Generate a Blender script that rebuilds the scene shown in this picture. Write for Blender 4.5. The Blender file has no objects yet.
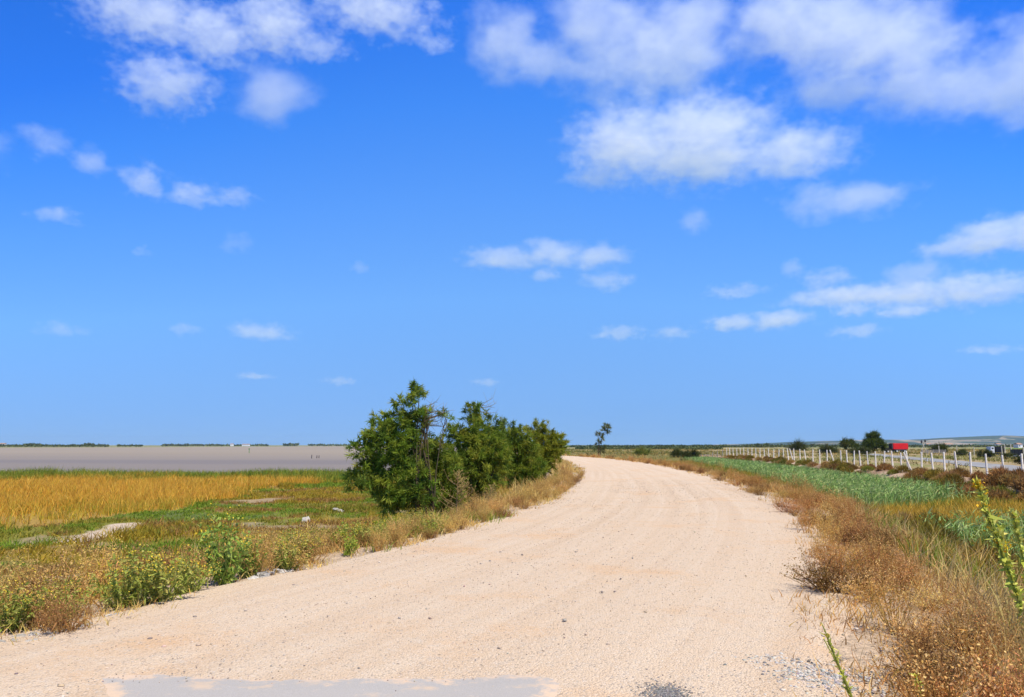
import bpy, bmesh, math, random
import numpy as np
from mathutils import Vector, Matrix, noise as mnoise

random.seed(7)
rng = np.random.default_rng(7)
scene = bpy.context.scene
col = scene.collection

# ------------------------------------------------------------------ camera
W, H = 1024, 697
EYE = 1.65
LENS = 27.0
HAZE = 4e-5
F = W * LENS / 36.0
HORIZON = 445.0
PITCH = math.atan((HORIZON - H / 2) / F)
cam_d = bpy.data.cameras.new('camera')
cam_d.lens = LENS; cam_d.sensor_width = 36.0
cam_d.clip_start = 0.1; cam_d.clip_end = 60000
cam = bpy.data.objects.new('camera', cam_d); col.objects.link(cam)
cam.location = (0, 0, EYE)
cam.rotation_euler = (math.pi / 2 + PITCH, 0, 0)
scene.camera = cam
CP, SP = math.cos(PITCH), math.sin(PITCH)

def ray(px, py):
    x = (px - W / 2) / F; y = (H / 2 - py) / F
    return np.array([x, CP - y * SP, SP + y * CP])

def gp(px, py, z=0.0):
    """the point on the level z that is seen at a pixel of the survey photograph"""
    d = ray(px, py)
    t = (z - EYE) / d[2]
    return d[0] * t, d[1] * t

def at(px, Y, z=0.0):
    return ((px - W / 2) / F * Y, Y, z)     # good near the horizon, where depth ~ Y

# ------------------------------------------------------------------ render settings
scene.view_settings.view_transform = 'Standard'
scene.view_settings.look = 'None'
scene.view_settings.gamma = 1.0
scene.view_settings.use_curve_mapping = False
scene.view_settings.exposure = 0.4
scene.render.engine = 'CYCLES'
cy = scene.cycles
cy.use_denoising = True
try: cy.denoiser = 'OPENIMAGEDENOISE'
except Exception: pass
cy.max_bounces = 8; cy.diffuse_bounces = 3; cy.glossy_bounces = 3
cy.transmission_bounces = 4; cy.transparent_max_bounces = 16; cy.volume_bounces = 5
cy.use_adaptive_sampling = True; cy.adaptive_threshold = 0.01
cy.volume_step_rate = 1.0; cy.volume_max_steps = 256

# ------------------------------------------------------------------ light
SKY_GAIN = [(0.013, (1.05, 1.225, 1.338)), (0.058, (1.017, 1.295, 1.493)), (0.187, (0.982, 1.5, 1.875)), (0.311, (0.684, 1.34, 2.068)), (0.424, (0.394, 1.136, 2.135)), (0.518, (0.223, 0.902, 2.085)), (0.72, (0.13, 0.70, 1.75)), (0.85, (0.45, 0.52, 0.62)), (1.05, (0.5, 0.46, 0.44))]
SUN_EL, SUN_AZ = math.radians(60), math.radians(140)     # azimuth clockwise from +Y, seen from above
sun_dir = Vector((math.sin(SUN_AZ) * math.cos(SUN_EL), math.cos(SUN_AZ) * math.cos(SUN_EL), math.sin(SUN_EL)))
world = bpy.data.worlds.new('World'); scene.world = world
world.use_nodes = True
nt = world.node_tree
for n in list(nt.nodes): nt.nodes.remove(n)
sky = nt.nodes.new('ShaderNodeTexSky'); sky.sky_type = 'NISHITA'; sky.sun_disc = False
sky.sun_elevation = SUN_EL; sky.sun_rotation = SUN_AZ
sky.air_density = 1.0; sky.dust_density = 0.0; sky.ozone_density = 2.2; sky.altitude = 0
# the sky is sampled a little above the true direction (a very clean, dry midday air) and graded by height
def wn(typ, op=None):
    x = nt.nodes.new(typ)
    if op: x.operation = op
    return x
geo = wn('ShaderNodeTexCoord')
lift = wn('ShaderNodeVectorMath', 'MULTIPLY_ADD'); lift.inputs[1].default_value = (1, 1, .75); lift.inputs[2].default_value = (0, 0, .33)
nrm = wn('ShaderNodeVectorMath', 'NORMALIZE')
nt.links.new(geo.outputs['Generated'], lift.inputs[0]); nt.links.new(lift.outputs[0], nrm.inputs[0]); nt.links.new(nrm.outputs[0], sky.inputs['Vector'])
sep = wn('ShaderNodeSeparateXYZ'); nt.links.new(geo.outputs['Generated'], sep.inputs[0])
# blue deepened to both sides: lens falloff and polarised sky put into the colour
xx = wn('ShaderNodeMath', 'MULTIPLY'); nt.links.new(sep.outputs['X'], xx.inputs[0]); nt.links.new(sep.outputs['X'], xx.inputs[1])
side = wn('ShaderNodeMath', 'MULTIPLY_ADD'); nt.links.new(xx.outputs[0], side.inputs[0]); side.inputs[1].default_value = 1.4; side.inputs[2].default_value = 1.0
zeff = wn('ShaderNodeMath', 'MULTIPLY'); nt.links.new(sep.outputs['Z'], zeff.inputs[0]); nt.links.new(side.outputs[0], zeff.inputs[1])
def grade(stops):
    """piecewise-linear gain over the height of the direction"""
    v = None
    for (z0, c0), (z1, c1) in zip(stops, stops[1:]):
        m = wn('ShaderNodeMapRange'); m.data_type = 'FLOAT_VECTOR'
        m.inputs[7].default_value = (z0,) * 3; m.inputs[8].default_value = (z1,) * 3
        m.inputs[9].default_value = tuple(c0) if v is None else (0, 0, 0)
        m.inputs[10].default_value = tuple(c1) if v is None else tuple(np.subtract(c1, c0))
        nt.links.new(zeff.outputs[0], m.inputs[6]); o = m.outputs[1]
        if v is None: v = o
        else:
            ad = wn('ShaderNodeVectorMath', 'ADD'); nt.links.new(v, ad.inputs[0]); nt.links.new(o, ad.inputs[1]); v = ad.outputs[0]
    return v
gain = grade(SKY_GAIN)
mul = wn('ShaderNodeVectorMath', 'MULTIPLY'); nt.links.new(sky.outputs[0], mul.inputs[0]); nt.links.new(gain, mul.inputs[1])
bg = wn('ShaderNodeBackground'); bg.inputs['Strength'].default_value = 0.1137
wo = wn('ShaderNodeOutputWorld')
nt.links.new(mul.outputs[0], bg.inputs['Color'])
nt.links.new(bg.outputs[0], wo.inputs[0])
sl = bpy.data.lights.new('sun', 'SUN'); sl.energy = 5.0; sl.angle = math.radians(0.53); sl.color = (1.0, 0.925, 0.80)
so = bpy.data.objects.new('sun', sl); col.objects.link(so)
so.rotation_euler = (-sun_dir).to_track_quat('-Z', 'Y').to_euler()

# ------------------------------------------------------------------ helpers: objects
def tag(o, label=None, cat=None, group=None, kind=None):
    if label: o['label'] = label
    if cat: o['category'] = cat
    if group: o['group'] = group
    if kind: o['kind'] = kind
    return o

def empty(name, loc=(0, 0, 0), rz=0.0):
    o = bpy.data.objects.new(name, None); col.objects.link(o)
    o.empty_display_size = 0.2
    o.location = loc; o.rotation_euler = (0, 0, rz)
    return o

def link(name, me, mat=None, parent=None):
    o = bpy.data.objects.new(name, me); col.objects.link(o)
    if mat is not None: me.materials.append(mat)
    if parent is not None: o.parent = parent
    return o

def copy_tree(o, parent=None):
    c = o.copy(); col.objects.link(c); c.parent = parent
    for ch in [k for k in bpy.data.objects if k.parent == o]: copy_tree(ch, c)
    return c

def np_mesh(name, verts, faces4=None, faces3=None, cols=None, smooth=False):
    """mesh straight from arrays: quads, triangles and an optional per-vertex tint"""
    verts = np.asarray(verts, np.float32).reshape(-1, 3)
    me = bpy.data.meshes.new(name)
    q = np.asarray(faces4, np.int32).reshape(-1, 4) if faces4 is not None and len(faces4) else np.zeros((0, 4), np.int32)
    t = np.asarray(faces3, np.int32).reshape(-1, 3) if faces3 is not None and len(faces3) else np.zeros((0, 3), np.int32)
    me.vertices.add(len(verts)); me.vertices.foreach_set('co', verts.ravel())
    me.loops.add(q.size + t.size)
    me.loops.foreach_set('vertex_index', np.concatenate([q.ravel(), t.ravel()]))
    me.polygons.add(len(q) + len(t))
    starts = np.concatenate([np.arange(len(q)) * 4, q.size + np.arange(len(t)) * 3]).astype(np.int32)
    me.polygons.foreach_set('loop_start', starts)
    if smooth: me.polygons.foreach_set('use_smooth', np.ones(len(q) + len(t), bool))
    me.update(calc_edges=True)
    if cols is not None:
        a = me.color_attributes.new('tint', 'FLOAT_COLOR', 'POINT')
        c = np.ones((len(verts), 4), np.float32); c[:, :3] = cols
        a.data.foreach_set('color', c.ravel())
    me.validate()
    return me

def bm_mesh(name, bm):
    me = bpy.data.meshes.new(name); bm.normal_update(); bm.to_mesh(me); bm.free(); return me

# ------------------------------------------------------------------ helpers: node materials
class NT:
    def __init__(self, name):
        self.m = bpy.data.materials.new(name); self.m.use_nodes = True
        self.t = self.m.node_tree
        for n in list(self.t.nodes): self.t.nodes.remove(n)
        self.out = self.n('ShaderNodeOutputMaterial')
    def n(self, typ, **kw):
        x = self.t.nodes.new(typ)
        for k, v in kw.items(): setattr(x, k, v)
        return x
    def l(self, a, b): self.t.links.new(a, b)
    def put(self, sock, v):
        if hasattr(v, 'is_output'): self.l(v, sock)
        else: sock.default_value = v
    def math(self, op, a, b=0.0, c=None, clamp=False):
        x = self.n('ShaderNodeMath', operation=op); x.use_clamp = clamp
        self.put(x.inputs[0], a); self.put(x.inputs[1], b)
        if c is not None: self.put(x.inputs[2], c)
        return x.outputs[0]
    def vmath(self, op, a, b=None):
        x = self.n('ShaderNodeVectorMath', operation=op)
        self.put(x.inputs[0], a)
        if b is not None: self.put(x.inputs[1], b)
        return x
    def noise(self, scale, detail=4, rough=.55, vec=None, dist=0.0):
        x = self.n('ShaderNodeTexNoise'); x.inputs['Scale'].default_value = scale
        x.inputs['Detail'].default_value = detail; x.inputs['Roughness'].default_value = rough
        x.inputs['Distortion'].default_value = dist
        if vec is not None: self.l(vec, x.inputs['Vector'])
        return x.outputs['Fac']
    def voronoi(self, scale, vec=None, feature='F1'):
        x = self.n('ShaderNodeTexVoronoi', feature=feature); x.inputs['Scale'].default_value = scale
        if vec is not None: self.l(vec, x.inputs['Vector'])
        return x
    def ramp(self, fac, stops, interp='LINEAR'):
        x = self.n('ShaderNodeValToRGB'); cr = x.color_ramp; cr.interpolation = interp
        while len(cr.elements) < len(stops): cr.elements.new(0.5)
        for e, (p, c) in zip(cr.elements, stops):
            e.position = p; e.color = (c[0], c[1], c[2], 1) if not np.isscalar(c) else (c, c, c, 1)
        self.put(x.inputs[0], fac); return x.outputs[0]
    def sstep(self, v, lo, hi):
        x = self.n('ShaderNodeMapRange', interpolation_type='SMOOTHSTEP')
        self.put(x.inputs[0], v); self.put(x.inputs[1], lo); self.put(x.inputs[2], hi)
        return x.outputs[0]
    def mix(self, fac, a, b, blend='MIX'):
        x = self.n('ShaderNodeMix', data_type='RGBA', blend_type=blend)
        self.put(x.inputs[0], fac)
        for s, v in ((x.inputs[6], a), (x.inputs[7], b)):
            if hasattr(v, 'is_output'): self.l(v, s)
            else: s.default_value = (v[0], v[1], v[2], 1)
        return x.outputs[2]
    def pos(self): return self.n('ShaderNodeNewGeometry').outputs['Position']
    def obj(self): return self.n('ShaderNodeTexCoord').outputs['Object']
    def rnd(self): return self.n('ShaderNodeObjectInfo').outputs['Random']
    def scale(self, v, s):
        x = self.n('ShaderNodeMapping'); self.l(v, x.inputs['Vector']); x.inputs['Scale'].default_value = s
        return x.outputs[0]
    def bump(self, h, strength=.3, dist=.02):
        x = self.n('ShaderNodeBump'); x.inputs['Strength'].default_value = strength; x.inputs['Distance'].default_value = dist
        self.l(h, x.inputs['Height']); return x.outputs[0]
    def surf(self, color, rough=.85, bump=None, spec=.2, metal=0.0):
        p = self.n('ShaderNodeBsdfPrincipled')
        if hasattr(color, 'is_output'): self.l(color, p.inputs['Base Color'])
        else: p.inputs['Base Color'].default_value = (color[0], color[1], color[2], 1)
        self.put(p.inputs['Roughness'], rough); p.inputs['Specular IOR Level'].default_value = spec
        p.inputs['Metallic'].default_value = metal
        if bump is not None: self.l(bump, p.inputs['Normal'])
        self.l(p.outputs[0], self.out.inputs['Surface']); return self.m

def plain(name, c, rough=.6, var=.12, scale=6.0, spec=.3, metal=0.0):
    t = NT(name); f = t.noise(scale, 5, .6, t.obj())
    a = [max(0, v * (1 - var * 2)) for v in c]; b = [min(1, v * (1 + var)) for v in c]
    return t.surf(t.ramp(f, [(.3, a), (.7, b)]), rough, spec=spec, metal=metal)
# ------------------------------------------------------------------ small vector noise
def _hash(ix, iy, seed):
    h = (ix.astype(np.int64) * 374761393 + iy.astype(np.int64) * 668265263 + seed * 974634777) & 0x7fffffff
    h = ((h ^ (h >> 13)) * 1274126177) & 0x7fffffff
    return ((h ^ (h >> 16)) & 0xffff) / 65535.0
def vnoise(x, y, seed=0):
    ix, iy = np.floor(x), np.floor(y); fx, fy = x - ix, y - iy
    fx = fx * fx * (3 - 2 * fx); fy = fy * fy * (3 - 2 * fy)
    a, b = _hash(ix, iy, seed), _hash(ix + 1, iy, seed); c, d = _hash(ix, iy + 1, seed), _hash(ix + 1, iy + 1, seed)
    return (a * (1 - fx) + b * fx) * (1 - fy) + (c * (1 - fx) + d * fx) * fy
def fbm(x, y, scale=1.0, octv=4, seed=0):
    x = np.asarray(x, float) / scale; y = np.asarray(y, float) / scale
    v = 0; a = .5; t = 0
    for k in range(octv):
        v = v + a * vnoise(x, y, seed + k * 17); t += a; a *= .5; x = x * 2.03 + 3.1; y = y * 2.03 + 1.7
    return v / t
def sst(v, a, b):
    t = np.clip((v - a) / (b - a), 0, 1); return t * t * (3 - 2 * t)
def lerp(a, b, t): return a + (b - a) * t

# ------------------------------------------------------------------ the lie of the land
CL = np.array([(-14, -9.6), (-8, -7.0), (0, -3.85), (4, -2.2), (6.4, -1.05), (10, .55), (13.6, 1.95), (18, 3.25), (22.5, 4.3), (28, 5.25), (36, 6.45),
               (46, 7.55), (55, 8.2), (64, 8.65), (79, 8.85), (90, 8.55), (101, 7.7), (112, 6.1), (123, 4.3), (140, 1.4), (165, -3), (200, -8.5), (260, -14), (420, -16)], float)
def _catmull(P, n=14):
    out = []
    for i in range(len(P) - 1):
        p0, p1, p2, p3 = P[max(i - 1, 0)], P[i], P[i + 1], P[min(i + 2, len(P) - 1)]
        for k in range(n):
            t = k / n
            out.append(.5 * (2 * p1 + (p2 - p0) * t + (2 * p0 - 5 * p1 + 4 * p2 - p3) * t * t + (3 * p1 - p0 - 3 * p2 + p3) * t ** 3))
    out.append(P[-1]); return np.array(out)
LINE = _catmull(CL[:, ::-1])                       # x, y
TAN = np.gradient(LINE, axis=0); TAN /= np.linalg.norm(TAN, axis=1)[:, None]
LEN = np.concatenate([[0], np.cumsum(np.linalg.norm(np.diff(LINE, axis=0), axis=1))])
HW = 3.32
def road_sl(X, Y):
    """signed offset from the middle of the track (right positive) and the distance along it"""
    X = np.atleast_1d(np.asarray(X, float)); Y = np.atleast_1d(np.asarray(Y, float))
    s = np.empty(X.shape); l = np.empty(X.shape)
    fx, fy, fs, fl = X.ravel(), Y.ravel(), s.reshape(-1), l.reshape(-1)
    for a in range(0, len(fx), 20000):
        x, y = fx[a:a + 20000], fy[a:a + 20000]
        d2 = (x[:, None] - LINE[None, :, 0]) ** 2 + (y[:, None] - LINE[None, :, 1]) ** 2
        i = d2.argmin(1); t = TAN[i]
        dx, dy = x - LINE[i, 0], y - LINE[i, 1]
        side = dx * t[:, 1] - dy * t[:, 0]
        fs[a:a + 20000] = np.sign(side) * np.sqrt(d2[np.arange(len(i)), i]); fl[a:a + 20000] = LEN[i] + dx * t[:, 0] + dy * t[:, 1]
    return s, l
FA, FB = np.array([31.2, 47.0]), np.array([43.3, 156.0])
FD = (FB - FA) / np.linalg.norm(FB - FA)
def fence_t(X, Y):
    """distance from the fence line, positive on the track's side"""
    return -((X - FA[0]) * FD[1] - (Y - FA[1]) * FD[0])
WATER_Z = -1.8
def water_mask(X, Y):
    near = 79.5 + 3.0 * (fbm(X, Y, 9, 3, 5) - .5) - .02 * np.clip(X + 60, -200, 60)
    xs = -9 - .045 * (Y - 88) + 2 * (fbm(X, Y, 12, 2, 9) - .5)
    far = 880 + np.clip(X + 600, 0, 1e4) * 5.5 + 60 * (fbm(X, Y, 160, 2, 31) - .5)
    return sst(Y - near, 0, 5) * sst(xs - X, 0, 5) * sst(far - Y, 0, 60)
def ground_z(X, Y, sl=None):
    X = np.asarray(X, float); Y = np.asarray(Y, float)
    s = (road_sl(X, Y)[0] if sl is None else sl).reshape(X.shape)
    e = np.abs(s) - (HW + .45)
    # left: down to the marsh
    zl = -1.62 * sst(e, 0, 5.2) - .14 * sst(e, 5, 60)
    # right: ditch, then the fence bank
    zd = -1.38 * sst(e, .0, 4.4)
    t = fence_t(X, Y)
    bank = -.62 + .18 * np.exp(-((t - 1.6) / 1.3) ** 2) + .16 * (fbm(X, Y, 2.4, 3, 3) - .5) * sst(t, -1, .5)
    zf = lerp(bank, -1.38, sst(t, 2.0, 5.2))
    zf = np.where(t < 0, -.6 - .15 * sst(-t, 0, 60), zf)
    wr = sst(e, 1.5, 6.0)
    zr = np.where(t > 6, zd, lerp(zd, zf, wr))
    zr = np.where(Y > 150, lerp(zr, -.75 * sst(e, .2, 9), sst(Y, 150, 175)), zr)
    z = np.where(s < 0, zl, zr)
    off = sst(e, -.1, 1.2)
    z = z + off * (.16 * (fbm(X, Y, 3.1, 3, 11) - .5) + .07 * (fbm(X, Y, .7, 2, 12) - .5))
    z = np.where(e < 0, -.02, z - .02)
    w = water_mask(X, Y)
    return z - 1.6 * w

def inpoly(X, Y, poly):
    n = len(poly); r = np.zeros(X.shape, bool); j = n - 1
    for i in range(n):
        xi, yi = poly[i]; xj, yj = poly[j]
        c = ((yi > Y) != (yj > Y)) & (X < (xj - xi) * (Y - yi) / (yj - yi + 1e-12) + xi)
        r ^= c; j = i
    return r
def surveyed(poly, z): return [gp(px, py, z) for px, py in poly]

GOLD = surveyed([(-160, 535), (-60, 534), (0, 530), (105, 521), (175, 508), (232, 495), (275, 488), (330, 482), (378, 478), (374, 474), (-160, 472)], -1.72)
MUD = surveyed([(58, 545), (92, 542), (136, 533), (134, 522), (104, 525), (80, 533)], -1.66)
MUD2 = surveyed([(-40, 605), (30, 598), (52, 584), (22, 580), (-40, 588)], -1.5)
REED = surveyed([(872, 512), (958, 505), (925, 494), (800, 473), (700, 460), (655, 458), (705, 465), (740, 472), (795, 487), (840, 501)], -1.38)
REED2 = surveyed([(915, 541), (960, 528), (1100, 525), (1110, 572), (1010, 572), (950, 560)], -1.38)
STRAW = surveyed([(885, 514), (960, 508), (1060, 510), (1060, 528), (960, 532), (895, 530)], -1.38)

def zone_noise(P, n=1.9, seed=77):
    P = (P[0] + 1.6 * (fbm(P[0], P[1], .45, 2, seed + 3) - .5), P[1] + 3.0 * (fbm(P[0], P[1], .5, 2, seed + 5) - .5))
    return P[0] + n * (fbm(P[0], P[1], 2.2, 3, seed) - .5) * 2, P[1] + 2.2 * n * (fbm(P[0], P[1], 2.2, 3, seed + 9) - .5) * 2

def ground_tint(X, Y, s):
    e = np.abs(s) - HW
    def C(*c): return np.array(c)[None, :] * np.ones((len(X), 1))
    n1 = fbm(X, Y, 7, 4, 21); n2 = fbm(X, Y, 2.1, 4, 22); n3 = fbm(X, Y, .6, 3, 23)
    soil = lerp(C(.30, .21, .135), C(.40, .30, .20), n3[:, None])
    # left marsh: mottled low succulents, mud and dead stems
    marsh = lerp(C(.17, .165, .03), C(.22, .155, .04), sst(n1, .42, .62)[:, None])
    marsh = lerp(marsh, C(.20, .115, .055), (.75 * sst(n2, .56, .72))[:, None])
    marsh = lerp(marsh, C(.075, .12, .03), (.8 * sst(fbm(X, Y, 3.6, 3, 25), .52, .66))[:, None])
    marsh = lerp(marsh, C(.30, .235, .16), (.7 * sst(fbm(X, Y, 5.5, 4, 26), .72, .78))[:, None])
    wx, wy = zone_noise((X, Y))
    g = inpoly(wx, wy, GOLD)
    gold = lerp(C(.34, .22, .06), C(.26, .18, .05), n2[:, None])
    marsh = np.where(g[:, None], gold, marsh)
    m = inpoly(wx * .25 + X * .75, wy * .25 + Y * .75, MUD) | inpoly(wx, wy, MUD2)
    marsh = np.where(m[:, None], lerp(C(.40, .325, .25), C(.50, .415, .33), n3[:, None]), marsh)
    left = lerp(soil, marsh, sst(e, 2.6, 5.0)[:, None])
    # right: dry litter, wet ditch, brown bank, field
    ditch = lerp(C(.16, .135, .045), C(.11, .12, .03), n1[:, None])
    t = fence_t(X, Y)
    bank = lerp(C(.26, .17, .115), C(.46, .34, .25), sst(n2, .5, .66)[:, None])
    r = lerp(lerp(soil, C(.24, .155, .085), .6), ditch, sst(e, 3.5, 6)[:, None])
    r = np.where((t < 4.2)[:, None] & (Y < 190)[:, None] & (e > 5)[:, None], lerp(r, bank, sst(-t, -4.2, -2.6)[:, None]), r)
    field = lerp(C(.30, .235, .13), C(.20, .19, .075), sst(fbm(X, Y, 14, 4, 40), .42, .6)[:, None])
    field = lerp(field, C(.40, .31, .20), sst(fbm(X, Y, 22, 3, 41), .58, .68)[:, None])
    r = lerp(r, field, sst(-t, 0, 2.0)[:, None])
    c = np.where((s < 0)[:, None], left, r)
    # verge gravel
    c = lerp(C(.44, .34, .25), c, sst(e + .7 * (n3 - .5), .05, 1.1)[:, None])
    far = sst(Y, 260, 420) * np.where(s < 0, 0, 1)
    ff = lerp(C(.29, .25, .13), C(.13, .155, .055), sst(fbm(X, Y, 120, 3, 50), .42, .58)[:, None])
    ff = lerp(ff, C(.11, .22, .045), (sst(fbm(X, Y * .35, 150, 3, 51), .56, .62))[:, None])
    c = lerp(c, ff, far[:, None])
    fl = sst(Y, 800, 900) * np.where(s < 0, 1, 0)
    c = lerp(c, lerp(C(.12, .17, .05), C(.26, .24, .12), fbm(X, Y, 200, 2, 52)[:, None]), fl[:, None])
    return c

def axis(parts):
    out = []
    for a, b, st in parts: out.append(np.arange(a, b, st))
    return np.concatenate(out)
gx = axis([(-40, -24, .5), (-24, 30, .22), (30, 50, .5), (50, 130, 2), (130, 320, 8)])
gx = np.concatenate([-np.geomspace(26000, 330, 26), np.arange(-320, -130, 8), np.arange(-130, -40, 1.5), gx, np.geomspace(325, 26000, 26)])
gy = np.concatenate([axis([(-14, 2, .5), (2, 30, .2), (30, 60, .35), (60, 130, .7), (130, 200, 2), (200, 400, 8)]), np.geomspace(400, 32000, 46)])
GX, GY = np.meshgrid(gx, gy)
nx, ny = len(gx), len(gy)
fx, fy = GX.ravel(), GY.ravel()
fs, fl_ = road_sl(fx, fy)
gz = ground_z(fx, fy, fs)
idx = np.arange(nx * ny).reshape(ny, nx)
quads = np.stack([idx[:-1, :-1], idx[:-1, 1:], idx[1:, 1:], idx[1:, :-1]], -1).reshape(-1, 4)
me = np_mesh('ground', np.stack([fx, fy, gz], 1), quads, cols=ground_tint(fx, fy, fs), smooth=True)
T = NT('soil_and_low_growth')
att = T.n('ShaderNodeAttribute', attribute_name='tint').outputs['Color']
p = T.pos()
f1 = T.noise(9, 6, .65, p); f2 = T.noise(38, 4, .6, p)
c = T.mix(1.0, att, T.ramp(f1, [(.25, (.62, .62, .6)), (.75, (1.36, 1.34, 1.3))]), 'MULTIPLY')
c = T.mix(1.0, c, T.ramp(f2, [(.3, (.72, .72, .72)), (.7, (1.25, 1.25, 1.25))]), 'MULTIPLY')
hb = T.math('ADD', f1, T.math('MULTIPLY', f2, .5))
ground = link('ground', me, T.surf(c, .95, T.bump(hb, .6, .05), .1))
tag(ground, 'flat marsh and field ground with the drained ditch', 'ground', kind='structure')

# ------------------------------------------------------------------ the track
def road_z(s): return .035 * (1 - (np.clip(np.abs(s) / 3.6, 0, 1)) ** 2)
st = np.concatenate([np.arange(0, 70, .3), np.arange(70, 160, .7), np.arange(160, LEN[-1] - 40, 3)])
cx_ = np.interp(st, LEN, LINE[:, 0]); cy_ = np.interp(st, LEN, LINE[:, 1])
tx = np.interp(st, LEN, TAN[:, 0]); ty = np.interp(st, LEN, TAN[:, 1]); tl = np.hypot(tx, ty); tx /= tl; ty /= tl
NC = 41
u = np.linspace(-1, 1, NC)
wl = HW + .30 * (fbm(st, st * 0, 1.6, 4, 61) - .5) * 2 + .1; wr_ = HW + .34 * (fbm(st, st * 0 + 9, 1.5, 4, 62) - .5) * 2 + .1
S = np.where(u[None, :] < 0, u[None, :] * wl[:, None], u[None, :] * wr_[:, None])
RX = cx_[:, None] + S * ty[:, None]; RY = cy_[:, None] - S * tx[:, None]
RZ = road_z(S) + .018 * (fbm(RX, RY, 1.7, 3, 63) - .5) - .012 * np.exp(-((np.abs(S) - .95) / .35) ** 2) + .004
RZ = np.where(np.abs(u[None, :]) > .995, -.03, RZ)
n_s = len(st); ri = np.arange(n_s * NC).reshape(n_s, NC)
rq = np.stack([ri[:-1, :-1], ri[:-1, 1:], ri[1:, 1:], ri[1:, :-1]], -1).reshape(-1, 4)
me = np_mesh('gravel_road', np.stack([RX, RY, RZ], -1).reshape(-1, 3), rq, smooth=True)
uv = me.uv_layers.new(name='run')
lv = np.empty(len(me.loops), np.int32); me.loops.foreach_get('vertex_index', lv)
uvd = np.stack([S.ravel(), np.repeat(st, NC)], 1)[lv].astype(np.float32)
uv.data.foreach_set('uv', uvd.ravel())
T = NT('pale_limestone_gravel')
p = T.pos(); uvn = T.n('ShaderNodeUVMap', uv_map='run').outputs[0]
streak = T.noise(1.0, 5, .6, T.scale(uvn, (2.6, .035, 1)), .25)
blot = T.noise(.55, 4, .6, p)
mid = T.noise(7, 5, .65, p)
grit = T.noise(85, 3, .7, p)
vor = T.voronoi(62, p)
base = T.ramp(streak, [(.25, (.492, .368, .258)), (.48, (.553, .428, .310)), (.68, (.585, .474, .361))])
base = T.mix(T.sstep(blot, .5, .72), base, (.56, .385, .24))
base = T.mix(T.math('MULTIPLY', T.sstep(mid, .5, .75), .45), base, (.50, .44, .37))
base = T.mix(1.0, base, T.ramp(grit, [(.3, (.82, .81, .80)), (.5, (1, 1, 1)), (.72, (1.12, 1.12, 1.12))]), 'MULTIPLY')
sep = T.n('ShaderNodeSeparateColor'); T.l(vor.outputs['Color'], sep.inputs[0])
base = T.mix(T.math('MULTIPLY', T.sstep(sep.outputs[0], .9, .94), .5), base, (.24, .21, .185))
base = T.mix(T.math('MULTIPLY', T.sstep(sep.outputs[1], .9, .93), .4), base, (.60, .54, .48))
h = T.math('ADD', T.math('MULTIPLY', grit, .6), T.math('SUBTRACT', T.math('MULTIPLY', mid, .8), T.math('MULTIPLY', vor.outputs['Distance'], .9)))
road = link('gravel_road', me, T.surf(base, .95, T.bump(h, .7, .02), .12))
tag(road, 'pale pinkish gravel track bending away to the horizon', 'road', kind='structure')

# the old tar surface showing where the gravel starts
bmA = bmesh.new(); UVA = {}; NA, NB = 70, 30; grid = []
for j in range(NB + 1):
    row = []
    for i in range(NA + 1):
        a = i / NA; b = j / NB
        yf = 5.68 + .05 * math.sin(a * 9) + .17 * (float(fbm(a * 30, 3.0, 2.2, 4, 71)) - .5)
        y = lerp(-3.0, yf, b)
        k = max(0, (y - 4.3) / 1.2)
        xl = -2.25 - .62 * k ** 2.2 + .1 * (float(fbm(y * 3, 1.0, 1, 3, 72)) - .5); xr = .16 + .16 * k + .12 * (float(fbm(y * 4, 8.0, 1, 3, 73)) - .5)
        if y < 4.6: xl += .9 * min(1, (4.6 - y)) ** 1.2
        x = lerp(xl, xr, a)
        sv = float(road_sl(x, y)[0][0])
        zz = float(road_z(np.array(sv))) + .018 * (float(fbm(x, y, 1.7, 3, 63)) - .5) - .012 * math.exp(-((abs(sv) - .95) / .35) ** 2) + .002 + .010 * min(1, min(a * 2.6, (1 - a) * 2.6, max(0, yf - y)) / .12)
        row.append(bmA.verts.new((x, y, zz if abs(sv) < 3.6 else .02))); UVA[row[-1]] = (min(a, 1 - a) * 2.6, max(0.0, yf - y))
    grid.append(row)
for j in range(NB):
    for i in range(NA): bmA.faces.new((grid[j][i], grid[j][i + 1], grid[j + 1][i + 1], grid[j + 1][i]))
uvl = bmA.loops.layers.uv.new('edge')
for f in bmA.faces:
    for lp in f.loops: lp[uvl].uv = UVA[lp.vert]
T = NT('worn_tar'); p = T.pos()
ue = T.n('ShaderNodeSeparateXYZ'); T.l(T.n('ShaderNodeUVMap', uv_map='edge').outputs[0], ue.inputs[0])
edge = T.math('MINIMUM', ue.outputs[0], ue.outputs[1])
a1 = T.noise(120, 3, .7, p); a2 = T.noise(3.2, 5, .6, p); a3 = T.noise(14, 4, .6, p)
c = T.ramp(a1, [(.3, (.30, .285, .27)), (.7, (.39, .37, .355))])
c = T.mix(T.sstep(a2, .56, .70), c, (.48, .38, .29)); c = T.mix(T.math('MULTIPLY', T.sstep(a3, .6, .74), .6), c, (.48, .40, .33))
c = T.mix(T.math('SUBTRACT', 1.0, T.sstep(T.math('ADD', edge, T.math('MULTIPLY', T.math('SUBTRACT', T.noise(7, 7, .72, p), .5), .75)), .0, .16)), c, (.545, .415, .305))   # gravel drifted over the rim
tar = link('tar_road', bm_mesh('tar_road', bmA), T.surf(c, .9, T.bump(a1, .4, .006), .2))
tag(tar, 'worn grey tar surface where the gravel track begins', 'road', kind='structure')

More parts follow.
